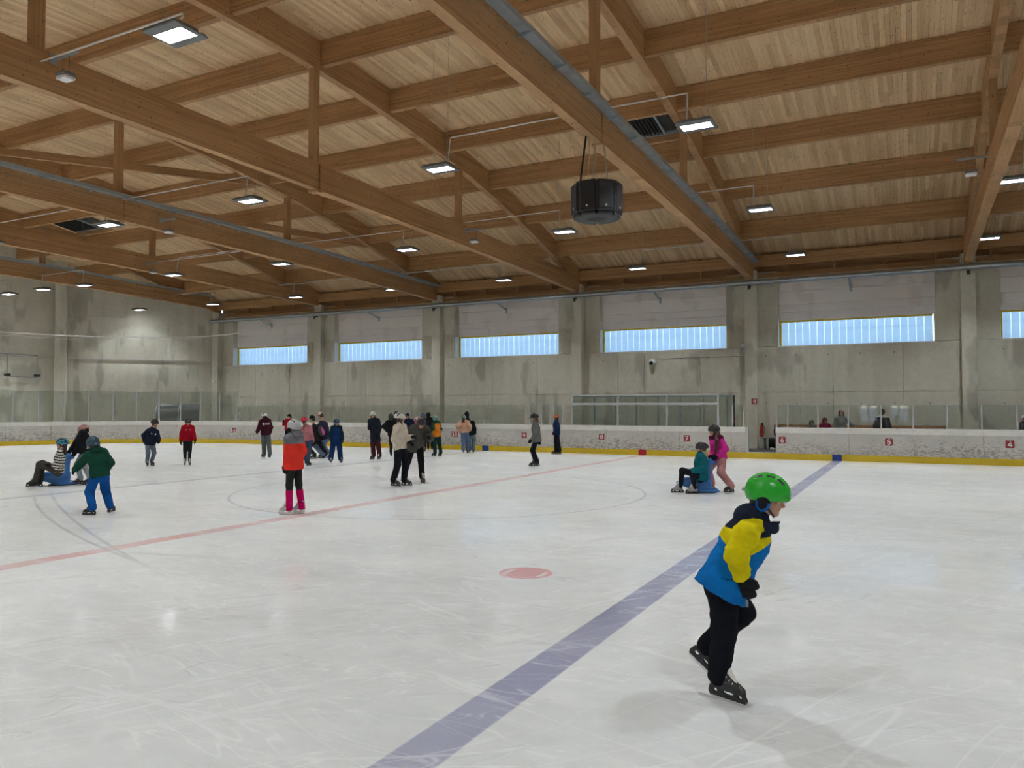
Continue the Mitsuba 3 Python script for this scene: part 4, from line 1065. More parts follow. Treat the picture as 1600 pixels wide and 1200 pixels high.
    # ---- gloves
    if glove is not None:
        for i in (0, 1):
            gp_ = hand(i, gl) + [cap(WR[i] - HD[i] * .03, WR[i] + HD[i] * .02, .024 * H + .006)]
            fg = Field(gp_, min(h, .008)); 
            for p in gp_: fg.add(p, .008)
            m_ = fg.mesh(); part(key, 'glove', m_, 'cloth', True, np.tile(A(glove, float), (len(m_.vertices), 1)))
    # ---- headgear
    kind, hc = hat['kind'], A(hat['c'], float)
    if kind in ('helmet', 'vented', 'riding'):
        hb = min(h, .009) if h > .007 else .0055
        r = A([.108, .138, .120]) * hs
        c0 = HC + hu * .022 * hs - hf2 * .006 * hs
        shell_ = [ell(c0, r, MH)]
        if kind == 'vented': shell_.append(ell(c0 - hf2 * .04 * hs + hu * .0, A([.092, .118, .106]) * hs, MH))
        if kind == 'helmet':
            shell_ += [ell(HC - hf2 * .02 * hs + hl * sg * .078 * hs - hu * .012 * hs, A([.032, .066, .064]) * hs, MH) for sg in (1, -1)]
            shell_ += [cap(c0 + hf2 * .126 * hs + hl * .035 * hs - hu * .022 * hs, c0 + hf2 * .126 * hs - hl * .035 * hs - hu * .022 * hs, .013 * hs)]
        if kind == 'riding': shell_ += [ecap(c0 + hf2 * .10 * hs - hu * .02 * hs, c0 + hf2 * .19 * hs - hu * .036 * hs, A([.06, .012]) * hs, A([.035, .010]) * hs, A([hl, hu]))]
        fs = Field(shell_, hb)
        for p in shell_: fs.add(p, .02 * hs)
        base = unit(hu * -1 + hf2 * -.06)
        fs.cut(c0 - hu * .030 * hs, base) if kind != 'helmet' else fs.cut(c0 - hu * .052 * hs, unit(-hu + hf2 * .18))
        if kind == 'helmet':       # open over the face
            fs.sub(ell(HC + hf2 * .160 * hs - hu * .085 * hs, A([.092, .115, .092]) * hs, MH), .008)
        fs.sub(ell(HC + hu * .005 * hs, A([.083, .106, .100]) * hs, MH), .004)
        slots = []
        if kind == 'vented':
            for lx in (-.066, -.023, .023, .066):
                for a0, a1 in ((-.100, -.052), (-.026, .032), (.056, .104)):
                    def on(y, x=lx):
                        z = math.sqrt(max(1 - (x / .108) ** 2 - (y / .138) ** 2, .05)) * .120; return c0 + hl * x * hs + hf2 * y * hs + hu * z * hs
                    slots.append(cap(on(a0), on(a1), .0135 * hs))
            for s_ in slots: fs.sub(s_, .004)
        elif kind == 'helmet':
            for lx in (-.055, .055):
                for a0, a1 in ((.055, .085), (-.08, -.05), (-.01, .02)):
                    z = lambda y: math.sqrt(max(1 - (lx / .108) ** 2 - (y / .138) ** 2, .05)) * .120
                    s_ = cap(c0 + hl * lx * hs + hf2 * a0 * hs + hu * z(a0) * hs, c0 + hl * lx * hs + hf2 * a1 * hs + hu * z(a1) * hs, .0065 * hs); slots.append(s_); fs.sub(s_, .003)
        m_ = fs.mesh()
        c = np.tile(hc, (len(m_.vertices), 1))
        if slots:
            dmin = np.min([prim_d(s_, m_.vertices) for s_ in slots], 0)
            c[dmin < .003 * hs] = (.015, .016, .018)
        if hat.get('stripe') is not None:
            qq = (m_.vertices - HC) @ MH.T / hs
            c[meshkit.noise(qq * 22, 5) > .58] = hat['stripe']
        hk_ = part(key, 'helmet', m_, 'shell', True, c, label=hat.get('label'))
        m_ = field([ell(HC + hu * .014 * hs, A([.0845, .108, .102]) * hs, MH)], hb).cut(HC + hu * .022 * hs, -unit(hu - hf2 * .1)).mesh()
        part(hk_, 'liner', m_, 'cloth', True, np.tile(A([.012, .013, .015]), (len(m_.vertices), 1)))
        for sg in (1, -1):
            part(hk_, 'strap', tube([HC + hl * sg * .088 * hs + hf2 * .0 * hs - hu * .01 * hs, HC + hl * sg * .072 * hs + hf2 * .022 * hs - hu * .07 * hs, HC + hl * sg * .03 * hs + hf2 * .058 * hs - hu * .112 * hs, HC + hf2 * .062 * hs - hu * .120 * hs], .006 * hs, 5), 'black_plastic')
        if hat.get('pads') is not None:
            for sg in (1, -1):
                m_ = field([ell(HC + hl * sg * .099 * hs - hf2 * .012 * hs - hu * .048 * hs, A([.024, .044, .052]) * hs, MH)], hb).mesh()
                qq = (m_.vertices - (HC + hl * sg * .099 * hs - hf2 * .012 * hs - hu * .048 * hs)) @ MH.T / hs
                c = np.tile(A([.012, .014, .02]), (len(m_.vertices), 1)); rr = np.hypot(qq[:, 1] / .044, qq[:, 2] / .052)
                c[(rr > .66) & (qq[:, 2] < .012)] = hat['pads']
                part(hk_, 'ear_pad', m_, 'cloth', True, c)
            part(hk_, 'clip', cbox(-.012, .012, -.012, .012, -.012, .012, .005).apply_transform(frame3(c0 - hf2 * .142 * hs - hu * .02 * hs, hl, hf2, hu)), 'boot_grey')
    elif kind in ('beanie', 'cap'):
        r = A([.088, .110, .108]) * hs
        hpz = [ell(HC + hu * .022 * hs, r, MH)]
        if kind == 'cap': hpz.append(ecap(HC + hf2 * .07 * hs + hu * .035 * hs, HC + hf2 * .15 * hs + hu * .028 * hs, A([.06, .012]) * hs, A([.045, .008]) * hs, A([hl, hu])))
        if hat.get('bobble'): hpz.append(ell(HC + hu * .15 * hs, A([.035] * 3) * hs))
        fb = Field(hpz, min(h, .009))
        for p in hpz: fb.add(p, .012)
        fb.cut(HC + hu * .012 * hs, -unit(hu + hf2 * -.12))
        m_ = fb.mesh(); c = np.tile(hc, (len(m_.vertices), 1))
        if hat.get('stripe') is not None: c[np.sin(((m_.vertices - HC) @ hu) / hs * 260) > .3] = hat['stripe']
        part(key, 'hat', m_, 'cloth', True, c)
    # ---- hair
    if hair is None and hat['kind'] != 'none' and top.get('hood_up') is None: hair = dict(c=(.045, .028, .02))
    if hair is not None:
        hcol = A(hair['c'], float); pr = [ell(HC + hu * .012 * hs - hf2 * .018 * hs, A([.082, .096, .100]) * hs, MH), ell(HC - hu * .045 * hs - hf2 * .055 * hs, A([.066, .045, .055]) * hs, MH)]
        for (x, y, z, r0), (x1, y1, z1, r1) in hair.get('strands', []):
            pr.append(cap(HC + (hl * x + hf2 * y + hu * z) * hs, HC + (hl * x1 + hf2 * y1 + hu * z1) * hs, r0 * hs, r1 * hs))
        fh = Field(pr, min(h, .009))
        for p in pr: fh.add(p, .02)
        fh.sub(ell(HC + hf2 * .095 * hs - hu * .035 * hs, A([.062, .07, .075]) * hs, MH), .012)
        fh.rough(lambda P_: .006 * (meshkit.noise(((P_ - HC) @ MH.T) * A([90, 90, 14]), 3) - .5))
        m_ = fh.mesh(); nn = meshkit.noise(((m_.vertices - HC) @ MH.T) * A([80, 80, 10]), 2)[:, None]
        part(key, 'hair', m_, 'hairmat', True, np.clip(hcol * (.65 + .7 * nn), 0, 1))
    # ---- skates
    for i in (0, 1):
        s = (.152 * H / .30) * (1.12 if kid else 1.02)
        if ground_shoes:
            M4 = frame3(A([AN[i][0], AN[i][1], AN[i][2] - AZ]) + tdir[i] * .02, tdir[i] * s, np.cross([0, 0, 1.0], tdir[i]) * s, A([0, 0, 1.0]) * s)
            kk = uniq(f'{key}__shoe'); scene[kk] = {**P_SHOE, 'to_world': T(M4)}
            continue
        x_ = unit(tdir[i] + A([0, 0, toe_pitch[i]])); y_ = unit(np.cross([0, 0, 1.0], x_)); z_ = np.cross(x_, y_)
        hz = AZ                                                        # ankle above the blade
        o = AN[i] - z_ * hz + x_ * .055 * s
        M4 = frame3(o, x_ * s, y_ * s, z_ * s * (hz / (.165 * s) if False else 1.0))
        kk = uniq(f'{key}__skate'); scene[kk] = {**P_BOOT[skate], 'to_world': T(M4)}
        for nm, pp_ in (('holder', P_HOLDB if holder == 'b' else P_HOLDW), ('blade', P_BLADE), ('laces', P_TONGUE)) + ((('toe_cap', P_CAPB),) if skate == 'boot_grey' else ()):
            scene[uniq(f'{kk}__{nm}')] = {**pp_, 'to_world': T(M4)}
    return J

# ------------------------------------------------------------------ blue seal skating aids
def seal(px, py, face, label):
    k = thing('seal_skating_aid', label, 'skating aid', 'blue seal skating aids')
    q = ground(px, py); view = unit([q[0], q[1], 0]); right = A([view[1], -view[0], 0]); a = math.radians(face)
    X = unit(-view * math.cos(a) + right * math.sin(a)); M = frame3(q, X, np.cross([0, 0, 1.0], X), [0, 0, 1.0])
    pr = [cap((-.34, 0, .22), (-.02, 0, .18), .10, .165), cap((-.02, 0, .18), (.12, 0, .22), .165, .14), cap((.10, 0, .20), (.17, 0, .60), .125, .08), ell((.19, 0, .68), (.095, .078, .075)), cap((.22, 0, .67), (.30, 0, .65), .05, .035),
          cap((-.02, 0, .08), (.12, 0, .08), .13, .13)]
    for s in (1, -1): pr += [ell((-.42, .07 * s, .20), (.10, .055, .03)), ell((.16, .17 * s, .05), (.25, .075, .045))]
    f = field(pr, .012, .05).cut(A([0, 0, .008]), A([0, 0, -1.0]))
    m = f.mesh(); m.apply_transform(M); part(k, 'body', m, 'seal_blue', True)
    hb = tube([(.20, -.26, .74), (.22, -.20, .72), (.22, .20, .72), (.20, .26, .74)], .022, 8); hb.apply_transform(M); part(k, 'handle', hb, 'seal_blue')
    for s in (1, -1):
        rn = cbox(-.20, .32, .12 * s - .02, .12 * s + .02, 0.0, .02, .006); rn.apply_transform(M); part(k, 'runner', rn, 'black_plastic')
        e = trimesh.creation.icosphere(2, .012); e.apply_translation([.265, .045 * s, .705]); e.apply_transform(M); part(k, 'eye', e, 'black_plastic')
seal(91, 758, 95, 'blue plastic seal skating aid carrying a child in a striped sweater')
seal(1094, 769, 95, 'blue plastic seal skating aid carrying a child in a teal jacket')

# ------------------------------------------------------------------ people
BLACK, NAVY = (.012, .013, .016), (.012, .018, .036)
JEANS, JDARK = (.13, .20, .30), (.035, .06, .105)
GLV = (.012, .013, .015)
HB = dict(c=(.10, .05, .028))
def strands(n, r, x0, y0, z0, z1, y1, spread=.01): return [((x0 + spread * i, y0, z0, r), (x0 + spread * i * 1.5, y1, z1, r * .55)) for i in range(n)]

# the skater in front
def boy_torso(v, J, nm):
    d = (v - CAM); z = d @ _fw; X = 800 + F_PX * (d @ _rt) / z
    # in the jacket's own plane: u along the way he looks, w up
    u = (v - J['P']) @ J['F']; w = (v - J['P']) @ A([0, 0, 1.0])
    Nu, Nw = (J['N'] - J['P']) @ J['F'], (J['N'] - J['P'])[2]
    s = w / Nw; t = (u - Nu * s) / .15
    seam = np.interp(t, [-1.1, -.55, -.15, .15, .55, 1.1], [.83, .70, .46, .42, .58, .76])
    c = np.tile(A([.60, .52, .006]), (len(v), 1))
    if nm == 'sleeves':
        return c
    c[s < seam] = (.004, .135, .43)
    c[((t > .22) & (s > .86)) | (s > 1.0)] = NAVY
    pk = (np.abs(s - .16 + (t) * .06) < .012) & (np.abs(t - .10) < .28); c[pk] = (.003, .05, .17)
    zip_ = (t > 0) & (np.abs((v - J['P']) @ J['S']) < .008) & (t > .5); c[zip_] = NAVY
    return c
J0 = person('child in green helmet and yellow and blue jacket skating bent forward in the foreground', [(1133, 1086, 0), (1100, 1030, .1)], (1206, 740), 1.50, 84,
    dict(c=boy_torso, e=.052, sleeve=.032, cuffe=.026, hem=.080, flare=.034, split=True, wrinkle=.018, hood=NAVY, hood_size=1.3, collar=NAVY, h=.0065, cuff_len=.0, label='yellow and blue ski jacket with navy shoulders'),
    dict(c=(.006, .007, .011), e=.020, w=.026, cuff=.034, h=.008, wrinkle=.014, label='black ski trousers'),
    dict(kind='helmet', c=(.012, .36, .02), pads=(.01, .10, .38), label='bright green ski helmet'), hip=(1132, 908), zc=4.95, h=.006, glove=GLV, skate='boot_black', toes=(70, 56), toe_pitch=(-.75, 0.0), headface=82, hsm=1.07, hdir=.02, gl=.012,
    over=dict(neck=(1176, 823, 0), hip_r=(1131, 915, .08), hip_l=(1136, 915, -.08), knee_r=(1131, 986, .09), ankle_r=(1123, 1055, .04), knee_l=(1160, 956, -.10), ankle_l=(1106, 1008, -.12),
              shoulder_r=(1163, 838, .17), shoulder_l=(1173, 836, -.15), elbow_r=(1150, 868, .22), wrist_r=(1160, 903, .19), elbow_l=(1150, 874, -.20), wrist_l=(1140, 900, -.14)), kid=True, headtilt=.10)
part(J0['key'], 'zip_tag', obox(at_depth(1167, 943, 4.95 + .01), [.008, 0, 0], [0, .004, 0], [0, 0, .022]), 'boot_grey')

def yoke(v, J, nm):
    s = (v - J['N']) @ J['U']; c = np.tile(A([.74, .045, .03]), (len(v), 1)); c[s > -.125] = (.17, .175, .195); return c
person('child in grey and orange-red jacket and pink leg warmers standing by the red line', [(449.5, 804.5, 0), (469, 802.5, 0)], (458.7, 655), 1.54, -128,
    dict(c=yoke, e=.042, sleeve=.030, hem=.12, quilt=.14, h=.009, hood=(.17, .175, .195), flare=.012), dict(c=(.022, .027, .026), e=.006, w=.006, cuff=.008, warmers=(.52, .004, .12), warmer_label='bright pink leg warmers', name='leggings'),
    dict(kind='helmet', c=(.42, .43, .44), pads=(.02, .02, .022)), hands=((447, 729, .05), None), h=.009, glove=GLV, skate='boot_white', holder='w', kid=True, headface=-140)

def stripes(v, J, nm):
    c = np.tile(A([.55, .53, .50]), (len(v), 1)); s = np.where(np.abs((v - J['P']) @ J['S']) < .17, (v - J['P']) @ J['U'], (v - J['P']) @ J['U']); c[np.sin(s * 2 * math.pi / .062) > .25] = (.018, .018, .02); return c
person('child in turquoise helmet and striped sweater sitting on the blue seal at the left', [(54, 760, 0), (60, 760.5, 0)], (97, 684.5), 1.48, -92,
    dict(c=stripes, e=.020, hem=.04, h=.009, name='sweater'), dict(c=(.055, .052, .048), e=.014, w=.022, cuff=.035), dict(kind='vented', c=(.03, .25, .30), stripe=(.02, .05, .18)), hip=(91, 735), zc=18.1, kid=True, seated=True,
    over=dict(knee_l=(62, 725.5, .05), knee_r=(66, 724, -.16), ankle_l=(56, 751, .02), ankle_r=(62, 752, -.16)), hands=((82, 727, .12), (82, 727, -.12)), hair=dict(c=(.035, .02, .014), strands=strands(3, .035, -.03, -.08, -.03, -.26, -.08, .03)), toes=(-92, -92), headface=-100, glove=GLV)
person('person in dusty pink helmet and black jacket bending over the blue seal at the left', [(124, 757.5, 0), (139, 757.5, 0)], (127, 664.5), 1.50, -80,
    dict(c=BLACK, e=.040, hem=.06, hood=BLACK), dict(c=(.28, .32, .36), e=.012, w=.014, cuff=.02), dict(kind='helmet', c=(.36, .17, .17)), hip=(134, 704), hands=((118, 708, .12), (109, 707, -.14)), glove=GLV, headtilt=.5)
person('child in dark teal helmet, green hoodie and blue trousers seen from behind at the left', [(142, 805.5, 0), (172.5, 801, 0)], (144.7, 681), 1.32, -160,
    dict(c=(.010, .060, .040), e=.036, hem=.05, h=.009, hood=(.010, .055, .038), wrinkle=.012, name='hoodie'), dict(c=(.008, .085, .33), e=.018, w=.030, cuff=.036, h=.009, wrinkle=.012), dict(kind='helmet', c=(.010, .055, .085), pads=(.45, .47, .48)),
    hip=(156, 741), hands=((116, 735, -.05), (166, 734, -.2)), kid=True, h=.009, glove=GLV, toes=(-120, 150))
def chestdots(base, dots):
    def fn(v, J, nm):
        c = np.tile(A(base, float), (len(v), 1)); u, w = (v - J['N']) @ J['S'], (v - J['N']) @ J['U']; fr = (v - J['N']) @ J['Fd'] > 0
        for x, z, r in dots: c[(np.hypot(u - x, w - z) < r) & fr] = (.6, .6, .6)
        return c
    return fn
person('child in black helmet, navy jacket and grey jeans skating beside the child in red', [(230, 728.5, 0), (237.5, 728, 0)], (242.5, 655), 1.37, 18,
    dict(c=chestdots(NAVY, [(.06, -.10, .028), (-.06, -.09, .018)]), e=.045, hem=.06, sleeve=.035, hood=NAVY), dict(c=(.14, .18, .22), e=.014, w=.018, cuff=.026), dict(kind='vented', c=(.02, .021, .024)), hip=(234.5, 692), hands=((247.5, 690, .08), (226, 690, .08)), kid=True, glove=GLV, headface=45)
person('child in black helmet and bright red jacket skating towards the camera at the left', [(289, 727, 0), (296, 727, 0)], (294, 653.5), 1.37, 3,
    dict(c=chestdots((.34, .006, .018), [(.06, -.10, .016), (-.055, -.10, .020)]), e=.045, hem=.05, sleeve=.030), dict(c=(.013, .018, .018), e=.008, w=.010, cuff=.012), dict(kind='vented', c=(.035, .036, .04)), hands=((304.5, 688, .08), (282.5, 688, .08)), kid=True, glove=GLV, skate='boot_grey')
person('person in white vented helmet, maroon hoodie and grey trousers stretching one arm left', [(412, 714.5, 0), (421, 715, 0)], (413, 644.3), 1.56, -155,
    dict(c=lambda v, J, nm: np.where(((np.abs((v - J['N']) @ J['S']) < .14) & (np.abs((v - J['N']) @ J['U'] + .13) < .045) & ((v - J['N']) @ J['Fd'] < 0) & (np.sin((v - J['N']) @ J['S'] * 70) > -.4))[:, None], A([.5, .48, .48]), A([.045, .008, .018])), e=.036, hem=.09, hood=(.045, .008, .018), name='hoodie'), dict(c=(.10, .115, .125), e=.016, w=.030, cuff=.042), dict(kind='vented', c=(.62, .62, .62)), hands=((402, 674.5, .0), None), glove=GLV)
person('person in red jacket and black cap near the boards behind the orange-red jacket', [(446, 700, 0), (451, 700, 0)], (452.5, 646.5), 1.46, -45,
    dict(c=(.30, .010, .022), e=.034, hem=.03), dict(c=BLACK, e=.010, w=.012, cuff=.02), dict(kind='beanie', c=(.014, .013, .014)), hands=(None, (443.5, 658.5, .05)), glove=GLV)
person('child in bright red helmet, pink hoodie and dark jeans skating away from the camera', [(481.5, 728, 0), (478, 724.5, 0)], (475, 650.5), 1.47, 150,
    dict(c=(.42, .17, .19), e=.028, hem=.02, name='hoodie'), dict(c=JDARK, e=.010, w=.014, cuff=.024), dict(kind='vented', c=(.62, .02, .06)), hip=(482, 688), hair=dict(c=(.14, .075, .042), strands=[((.0, -.10, -.03, .030), (.02, -.14, -.30, .018))]), headface=175)
J1 = person('skater all in black with a small pink and grey backpack, one leg lifted behind', [(491, 717.5, 0), (510, 716, .2)], (487.5, 648.3), 1.60, -112,
    dict(c=(.022, .018, .021), e=.030, hem=.04), dict(c=BLACK, e=.010, w=.012, cuff=.016), dict(kind='beanie', c=(.014, .014, .015)), hip=(496, 687), glove=GLV, over=dict(ankle_r=(508.5, 706, -.1), knee_r=(502, 697, .02)), toes=(-105, -110), toe_pitch=(0, -.9))
bpk = thing('backpack', 'pink and grey backpack worn by the black clad skater in the group', 'backpack')
c0 = J1['N'] - J1['U'] * .20 - J1['Fd'] * .20
m_ = field([ell(c0, (.15, .10, .20), J1['MT']), ell(c0 - J1['Fd'] * .07 - J1['U'] * .05, (.11, .05, .12), J1['MT'])], .012, .03).mesh()
cc_ = np.tile(A([.06, .065, .068]), (len(m_.vertices), 1)); cc_[(m_.vertices - c0) @ J1['Fd'] < -.075] = (.50, .10, .25)
part(bpk, 'body', m_, 'cloth', True, cc_)
for s in (1, -1): part(bpk, 'strap', tube([c0 + J1['S'] * .08 * s + J1['U'] * .17, J1['N'] + J1['S'] * .10 * s - J1['U'] * .0 + J1['Fd'] * .0 + A([0, 0, .055]), J1['N'] + J1['S'] * .10 * s - J1['U'] * .12 + J1['Fd'] * .13], .014, 5), 'black_plastic')
person('tall person in quilted navy jacket, beige cap and wide jeans bending left in the group', [(503, 716.5, 0), (513, 715.5, 0)], (499, 643.5), 1.74, -125,
    dict(c=(.022, .024, .048), e=.065, sleeve=.050, hem=.05, quilt=.10), dict(c=JEANS, e=.022, w=.036, cuff=.046), dict(kind='cap', c=(.62, .45, .35)), hip=(509, 684), headtilt=.35)
person('child in blue helmet and blue bib overalls standing right of the group', [(517, 723.5, 0), (532.5, 722.8, 0)], (525.8, 654), 1.37, 12,
    dict(c=chestdots((.008, .024, .040), [(.03, -.11, .018)]), e=.022, hem=.02), dict(c=(.008, .032, .125), e=.034, w=.040, cuff=.050, bib=True, label='wide blue bib overalls'), dict(kind='vented', c=(.015, .06, .15)), kid=True, glove=(.01, .02, .025))
person('woman in white helmet, long dark coat and burgundy trousers with one hand out', [(582.5, 717.8, 0), (592.5, 717.8, 0)], (582.7, 642.5), 1.62, -30,
    dict(c=(.014, .020, .030), e=.034, hem=.30, flare=.02, name='coat'), dict(c=(.060, .016, .022), e=.018, w=.030, cuff=.044), dict(kind='helmet', c=(.66, .64, .60)), hands=(None, (577.5, 670, .05)), glove=GLV, hair=dict(c=(.12, .035, .02), strands=[((.07, -.0, -.04, .02), (.06, .03, -.15, .015)), ((-.07, 0, -.04, .02), (-.06, .03, -.15, .015))]), headface=-8)
person('person in black coat with a grey fur hood seen behind the white sweater', [(611, 713, 0), (618, 713, 0)], (611, 646), 1.56, 165,
    dict(c=BLACK, e=.045, hem=.10, hood_up=(.075, .068, .058)), dict(c=(.03, .02, .022), e=.012, w=.016, cuff=.02), dict(kind='none', c=BLACK), hands=((605.5, 673, .05), None), glove=GLV)
person('dark haired person almost hidden behind the white vented helmet', [(619, 709, 0), (625, 709, 0)], (619.5, 641.5), 1.64, 30,
    dict(c=BLACK, e=.035, hem=.08), dict(c=BLACK, e=.012, w=.016, cuff=.02), dict(kind='beanie', c=(.06, .05, .04)))
person('woman in white vented helmet, cream sweater and black trousers standing nearest in the middle', [(616.5, 760.5, 0), (633.5, 759.5, 0)], (625.6, 643.8), 1.66, 62,
    dict(c=(.58, .52, .44), e=.034, hem=.035, name='sweater', h=.009, wrinkle=.014), dict(c=(.009, .011, .017), e=.012, w=.022, cuff=.038, h=.009), dict(kind='vented', c=(.66, .66, .62)), hands=((644, 683, .06), (621, 702, .18)), hip=(624.5, 698), hair=dict(c=(.055, .026, .016), strands=[((.05, .01, -.06, .03), (.06, .06, -.23, .016)), ((-.05, -.02, -.06, .03), (-.07, .02, -.20, .018))]), h=.009, glove=GLV, headface=118)
person('person in dark helmet and dark grey sweater leaning towards the woman in cream', [(632, 750, 0), (660, 755.3, 0)], (658.7, 653.5), 1.74, 12,
    dict(c=(.078, .078, .070), e=.046, hem=.13, flare=.02, name='sweater', wrinkle=.014), dict(c=(.010, .010, .013), e=.012, w=.018, cuff=.03), dict(kind='vented', c=(.016, .018, .024)), hip=(650, 696), hdep=.30, hands=((669.5, 683, .25), (640, 690, .25)), glove=GLV, headface=-8)
person('person in navy jacket and dark cap between the cream and the grey sweater', [(637, 712, 0), (643, 712, 0)], (636.5, 645), 1.55, 0,
    dict(c=(.012, .018, .048), e=.035, hem=.1), dict(c=BLACK, e=.012, w=.016, cuff=.02), dict(kind='beanie', c=(.015, .019, .035)))
person('child in red and white helmet and pink jacket behind the grey sweater', [(648, 706, 0), (654, 706, 0)], (651.5, 650.5), 1.39, 30,
    dict(c=(.40, .10, .14), e=.035, hem=.06), dict(c=BLACK, e=.012, w=.016, cuff=.02), dict(kind='helmet', c=(.55, .53, .52), stripe=(.35, .02, .04)), kid=True)
person('person in blue helmet and navy jacket half hidden behind the grey sweater', [(658, 706, 0), (663.5, 706, 0)], (660.8, 646), 1.50, -30,
    dict(c=NAVY, e=.035, hem=.1), dict(c=BLACK, e=.012, w=.016, cuff=.02), dict(kind='vented', c=(.05, .085, .16)))
person('tall figure all in black with hood up behind the child in the orange vest', [(669, 704, 0), (675, 702.5, 0)], (669.3, 644), 1.55, 170,
    dict(c=BLACK, e=.042, hem=.1, hood_up=BLACK), dict(c=BLACK, e=.012, w=.018, cuff=.024), dict(kind='none', c=BLACK))
person('child in pale green helmet and orange vest with bright green mittens', [(679, 713.5, 0), (688, 713, 0)], (680, 649.5), 1.43, -145,
    dict(c=lambda v, J, nm: np.tile(A([.012, .045, .034] if nm == 'sleeves' else [.66, .22, .025]), (len(v), 1)), e=.050, sleeve=.026, hem=.10, split=True, name='vest', sleeve_label='dark green sleeves', hood=(.012, .06, .045)), dict(c=(.010, .036, .034), e=.018, w=.026, cuff=.036),
    dict(kind='helmet', c=(.13, .27, .22)), kid=True, hands=((675, 671.5, .05), None), glove=(.05, .36, .10))
person('person in green and white helmet, peach sweater and jeans close to the boards', [(724, 708.5, 0), (730.5, 708, 0)], (724.5, 648), 1.47, 172,
    dict(c=(.56, .34, .23), e=.045, hem=.01, name='sweater'), dict(c=(.095, .15, .25), e=.016, w=.030, cuff=.036), dict(kind='vented', c=(.02, .10, .075), stripe=(.5, .55, .52)), hands=((717.5, 672.5, .02), (734, 672, .02)), glove=GLV, hair=dict(c=(.03, .018, .013), strands=strands(3, .03, -.03, -.08, -.05, -.20, -.09, .03)))
person('person in black hoodie with the hood up and grey blue jeans behind the peach sweater', [(734, 707.5, 0), (739.5, 707, 0)], (729.2, 642.8), 1.62, 176,
    dict(c=(.010, .011, .014), e=.045, hem=.06, hood_up=(.014, .016, .024), name='hoodie'), dict(c=(.12, .17, .21), e=.016, w=.030, cuff=.040), dict(kind='none', c=BLACK), hip=(735, 678))
person('skater in black riding helmet, long grey cardigan and black leggings near the number 9', [(834, 728.8, 0), (838.5, 728.5, 0)], (835, 645.5), 1.60, -84,
    dict(c=(.135, .14, .135), e=.034, hem=.10, flare=.03, name='cardigan'), dict(c=(.010, .012, .02), e=.006, w=.008, cuff=.012, name='leggings'), dict(kind='riding', c=(.014, .016, .018)), hip=(838.5, 685.5), hands=((831, 687, .12), (843, 690, -.1)), glove=GLV, hair=dict(c=(.09, .045, .03), strands=[((0, -.09, -.06, .03), (0, -.11, -.16, .02))]))
person('person in orange striped hat and navy jacket standing at the boards', [(867.5, 710, 0), (873.5, 710, 0)], (868.5, 647.5), 1.49, -98,
    dict(c=(.010, .024, .075), e=.036, hem=.09), dict(c=(.010, .011, .016), e=.014, w=.026, cuff=.034), dict(kind='beanie', c=(.62, .17, .07), stripe=(.40, .06, .04)), hands=((866.5, 676, .1), (868, 676, -.1)), glove=(.06, .012, .02))
person('child in black helmet and teal jacket sitting on the blue seal at the right', [(1059, 769.5, 0), (1083, 772, 0)], (1095.5, 690.5), 1.50, -86,
    dict(c=(.008, .125, .155), e=.050, sleeve=.036, hem=.08, h=.009, wrinkle=.012, hood=(.40, .36, .27)), dict(c=(.012, .016, .026), e=.008, w=.010, cuff=.012), dict(kind='vented', c=(.02, .022, .028)), hip=(1095, 744), zc=16.8, kid=True, seated=True,
    over=dict(knee_r=(1066, 735, -.12), ankle_r=(1063, 760, -.14), knee_l=(1082, 741, .16), ankle_l=(1086, 762, .16)), hands=((1082, 737, .16), (1080, 737, -.12)), toes=(-86, -80), hair=dict(c=(.10, .035, .025), strands=[((.0, -.07, -.06, .04), (0, -.09, -.13, .03))]), skate='boot_grey', headface=-92, glove=GLV)
def pinkyoke(v, J, nm):
    s = (v - J['N']) @ J['U']; c = np.tile(A([.62, .03, .30]), (len(v), 1)); c[s > -.045] = (.085, .010, .035); return c
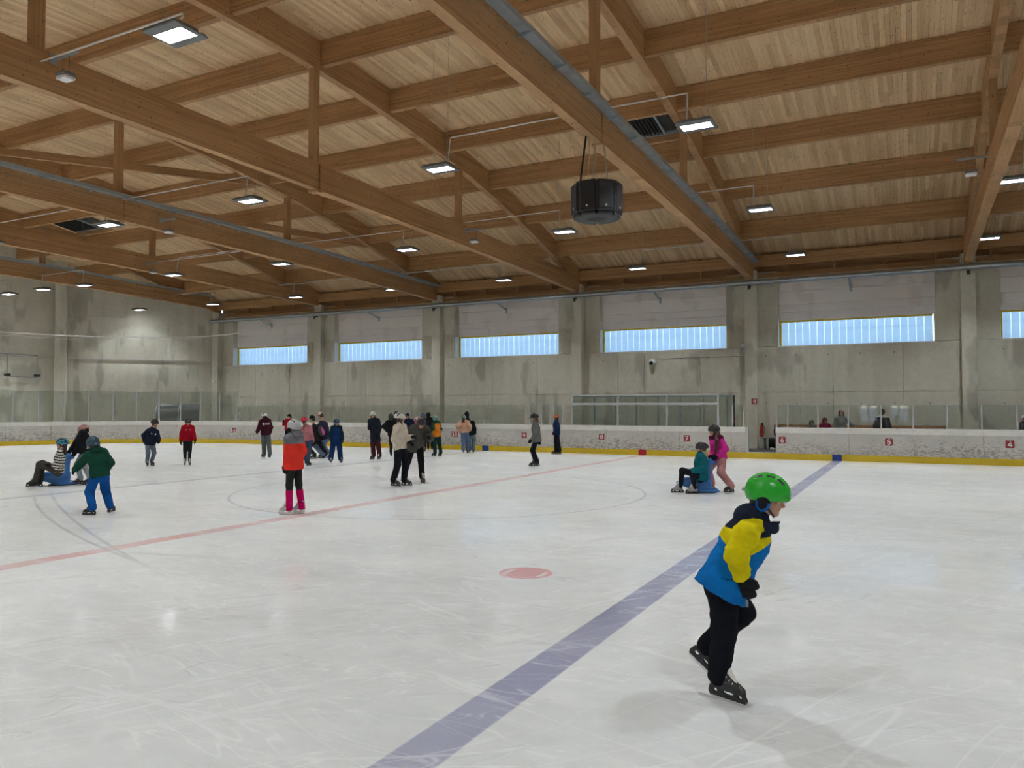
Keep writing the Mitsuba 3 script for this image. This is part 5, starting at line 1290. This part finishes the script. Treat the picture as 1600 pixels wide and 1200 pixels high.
person('girl with long brown hair, pink jacket and pale pink trousers pushing the right seal', [(1110.5, 765.5, 0), (1141, 770, 0)], (1115, 663.3), 1.54, -58,
    dict(c=pinkyoke, e=.036, hem=.06, h=.009, wrinkle=.010), dict(c=(.46, .225, .22), e=.018, w=.030, cuff=.040, h=.009, wrinkle=.010), dict(kind='helmet', c=(.018, .02, .024)), hip=(1125, 714), hands=((1121, 712.5, .2), (1112, 713, .10)),
    hair=dict(c=(.055, .024, .018), strands=[((.06, -.05, -.05, .045), (.205, .01, -.22, .045)), ((.205, .01, -.22, .045), (.225, .05, -.50, .024)), ((.03, -.085, -.04, .04), (.10, -.12, -.30, .03))]), kid=True, glove=GLV, headface=-72, h=.009)
# spectators behind the boards, standing on the passage floor
def spectator(label, px, py, H, face, top, hat, zc, **k):
    dd = pix(px, py); zc = 32.6 / (dd[1] / (dd @ _fw))
    H = at_depth(px, py, zc)[2] - .03
    lo, hi = 600.0, 900.0
    for _ in range(40):
        mid = (lo + hi) / 2
        if at_depth(px, mid, zc)[2] > .012: lo = mid
        else: hi = mid
    sp_ = .09 * F_PX / zc
    return person(label, [(px - sp_, lo, 0), (px + sp_, lo, 0)], (px, py), H, face, top, dict(c=BLACK, e=.012, w=.016, cuff=.02), hat, zc=zc, foot_z=1, ground_shoes=True, h=.012, **k)
spectator('child in dark grey hat just looking over the boards right of the open gate', 1268, 656, 1.27, 40, dict(c=(.10, .10, .09), e=.03, hem=.06), dict(kind='beanie', c=(.055, .058, .052)), 33.6)
spectator('child with a red hood looking over the boards left of the dark haired woman', 1288.8, 652.3, 1.38, 20, dict(c=(.20, .03, .035), e=.035, hem=.06, hood_up=(.22, .035, .04)), dict(kind='none', c=BLACK), 33.3)
spectator('woman with long dark hair and grey top behind the boards near the number 5', 1314.5, 638.8, 1.76, 15, dict(c=(.22, .23, .235), e=.03, hem=.06), dict(kind='none', c=BLACK), 33.2, hands=((1333, 665, .1), None),
          hair=dict(c=(.014, .012, .012), strands=[((.075, -.01, -.0, .035), (.085, .02, -.26, .03)), ((-.075, -.01, -.0, .035), (-.085, .02, -.26, .03)), ((0, -.08, -.02, .05), (0, -.09, -.26, .04))]))
spectator('person in black hat and black jacket with a white collar standing behind the glass', 1379, 638.8, 1.76, 150, dict(c=lambda v, J, nm: np.where(((v - J['N']) @ J['U'] > .012)[:, None], A([.5, .49, .47]), A([.011, .012, .017])), e=.045, hem=.1), dict(kind='beanie', c=(.012, .012, .016)), 33.2)
spectator('person in white cap cut by the right edge of the photo behind the boards', 1601, 648, 1.52, -60, dict(c=(.03, .035, .045), e=.035, hem=.1), dict(kind='cap', c=(.55, .54, .50)), 33.5)
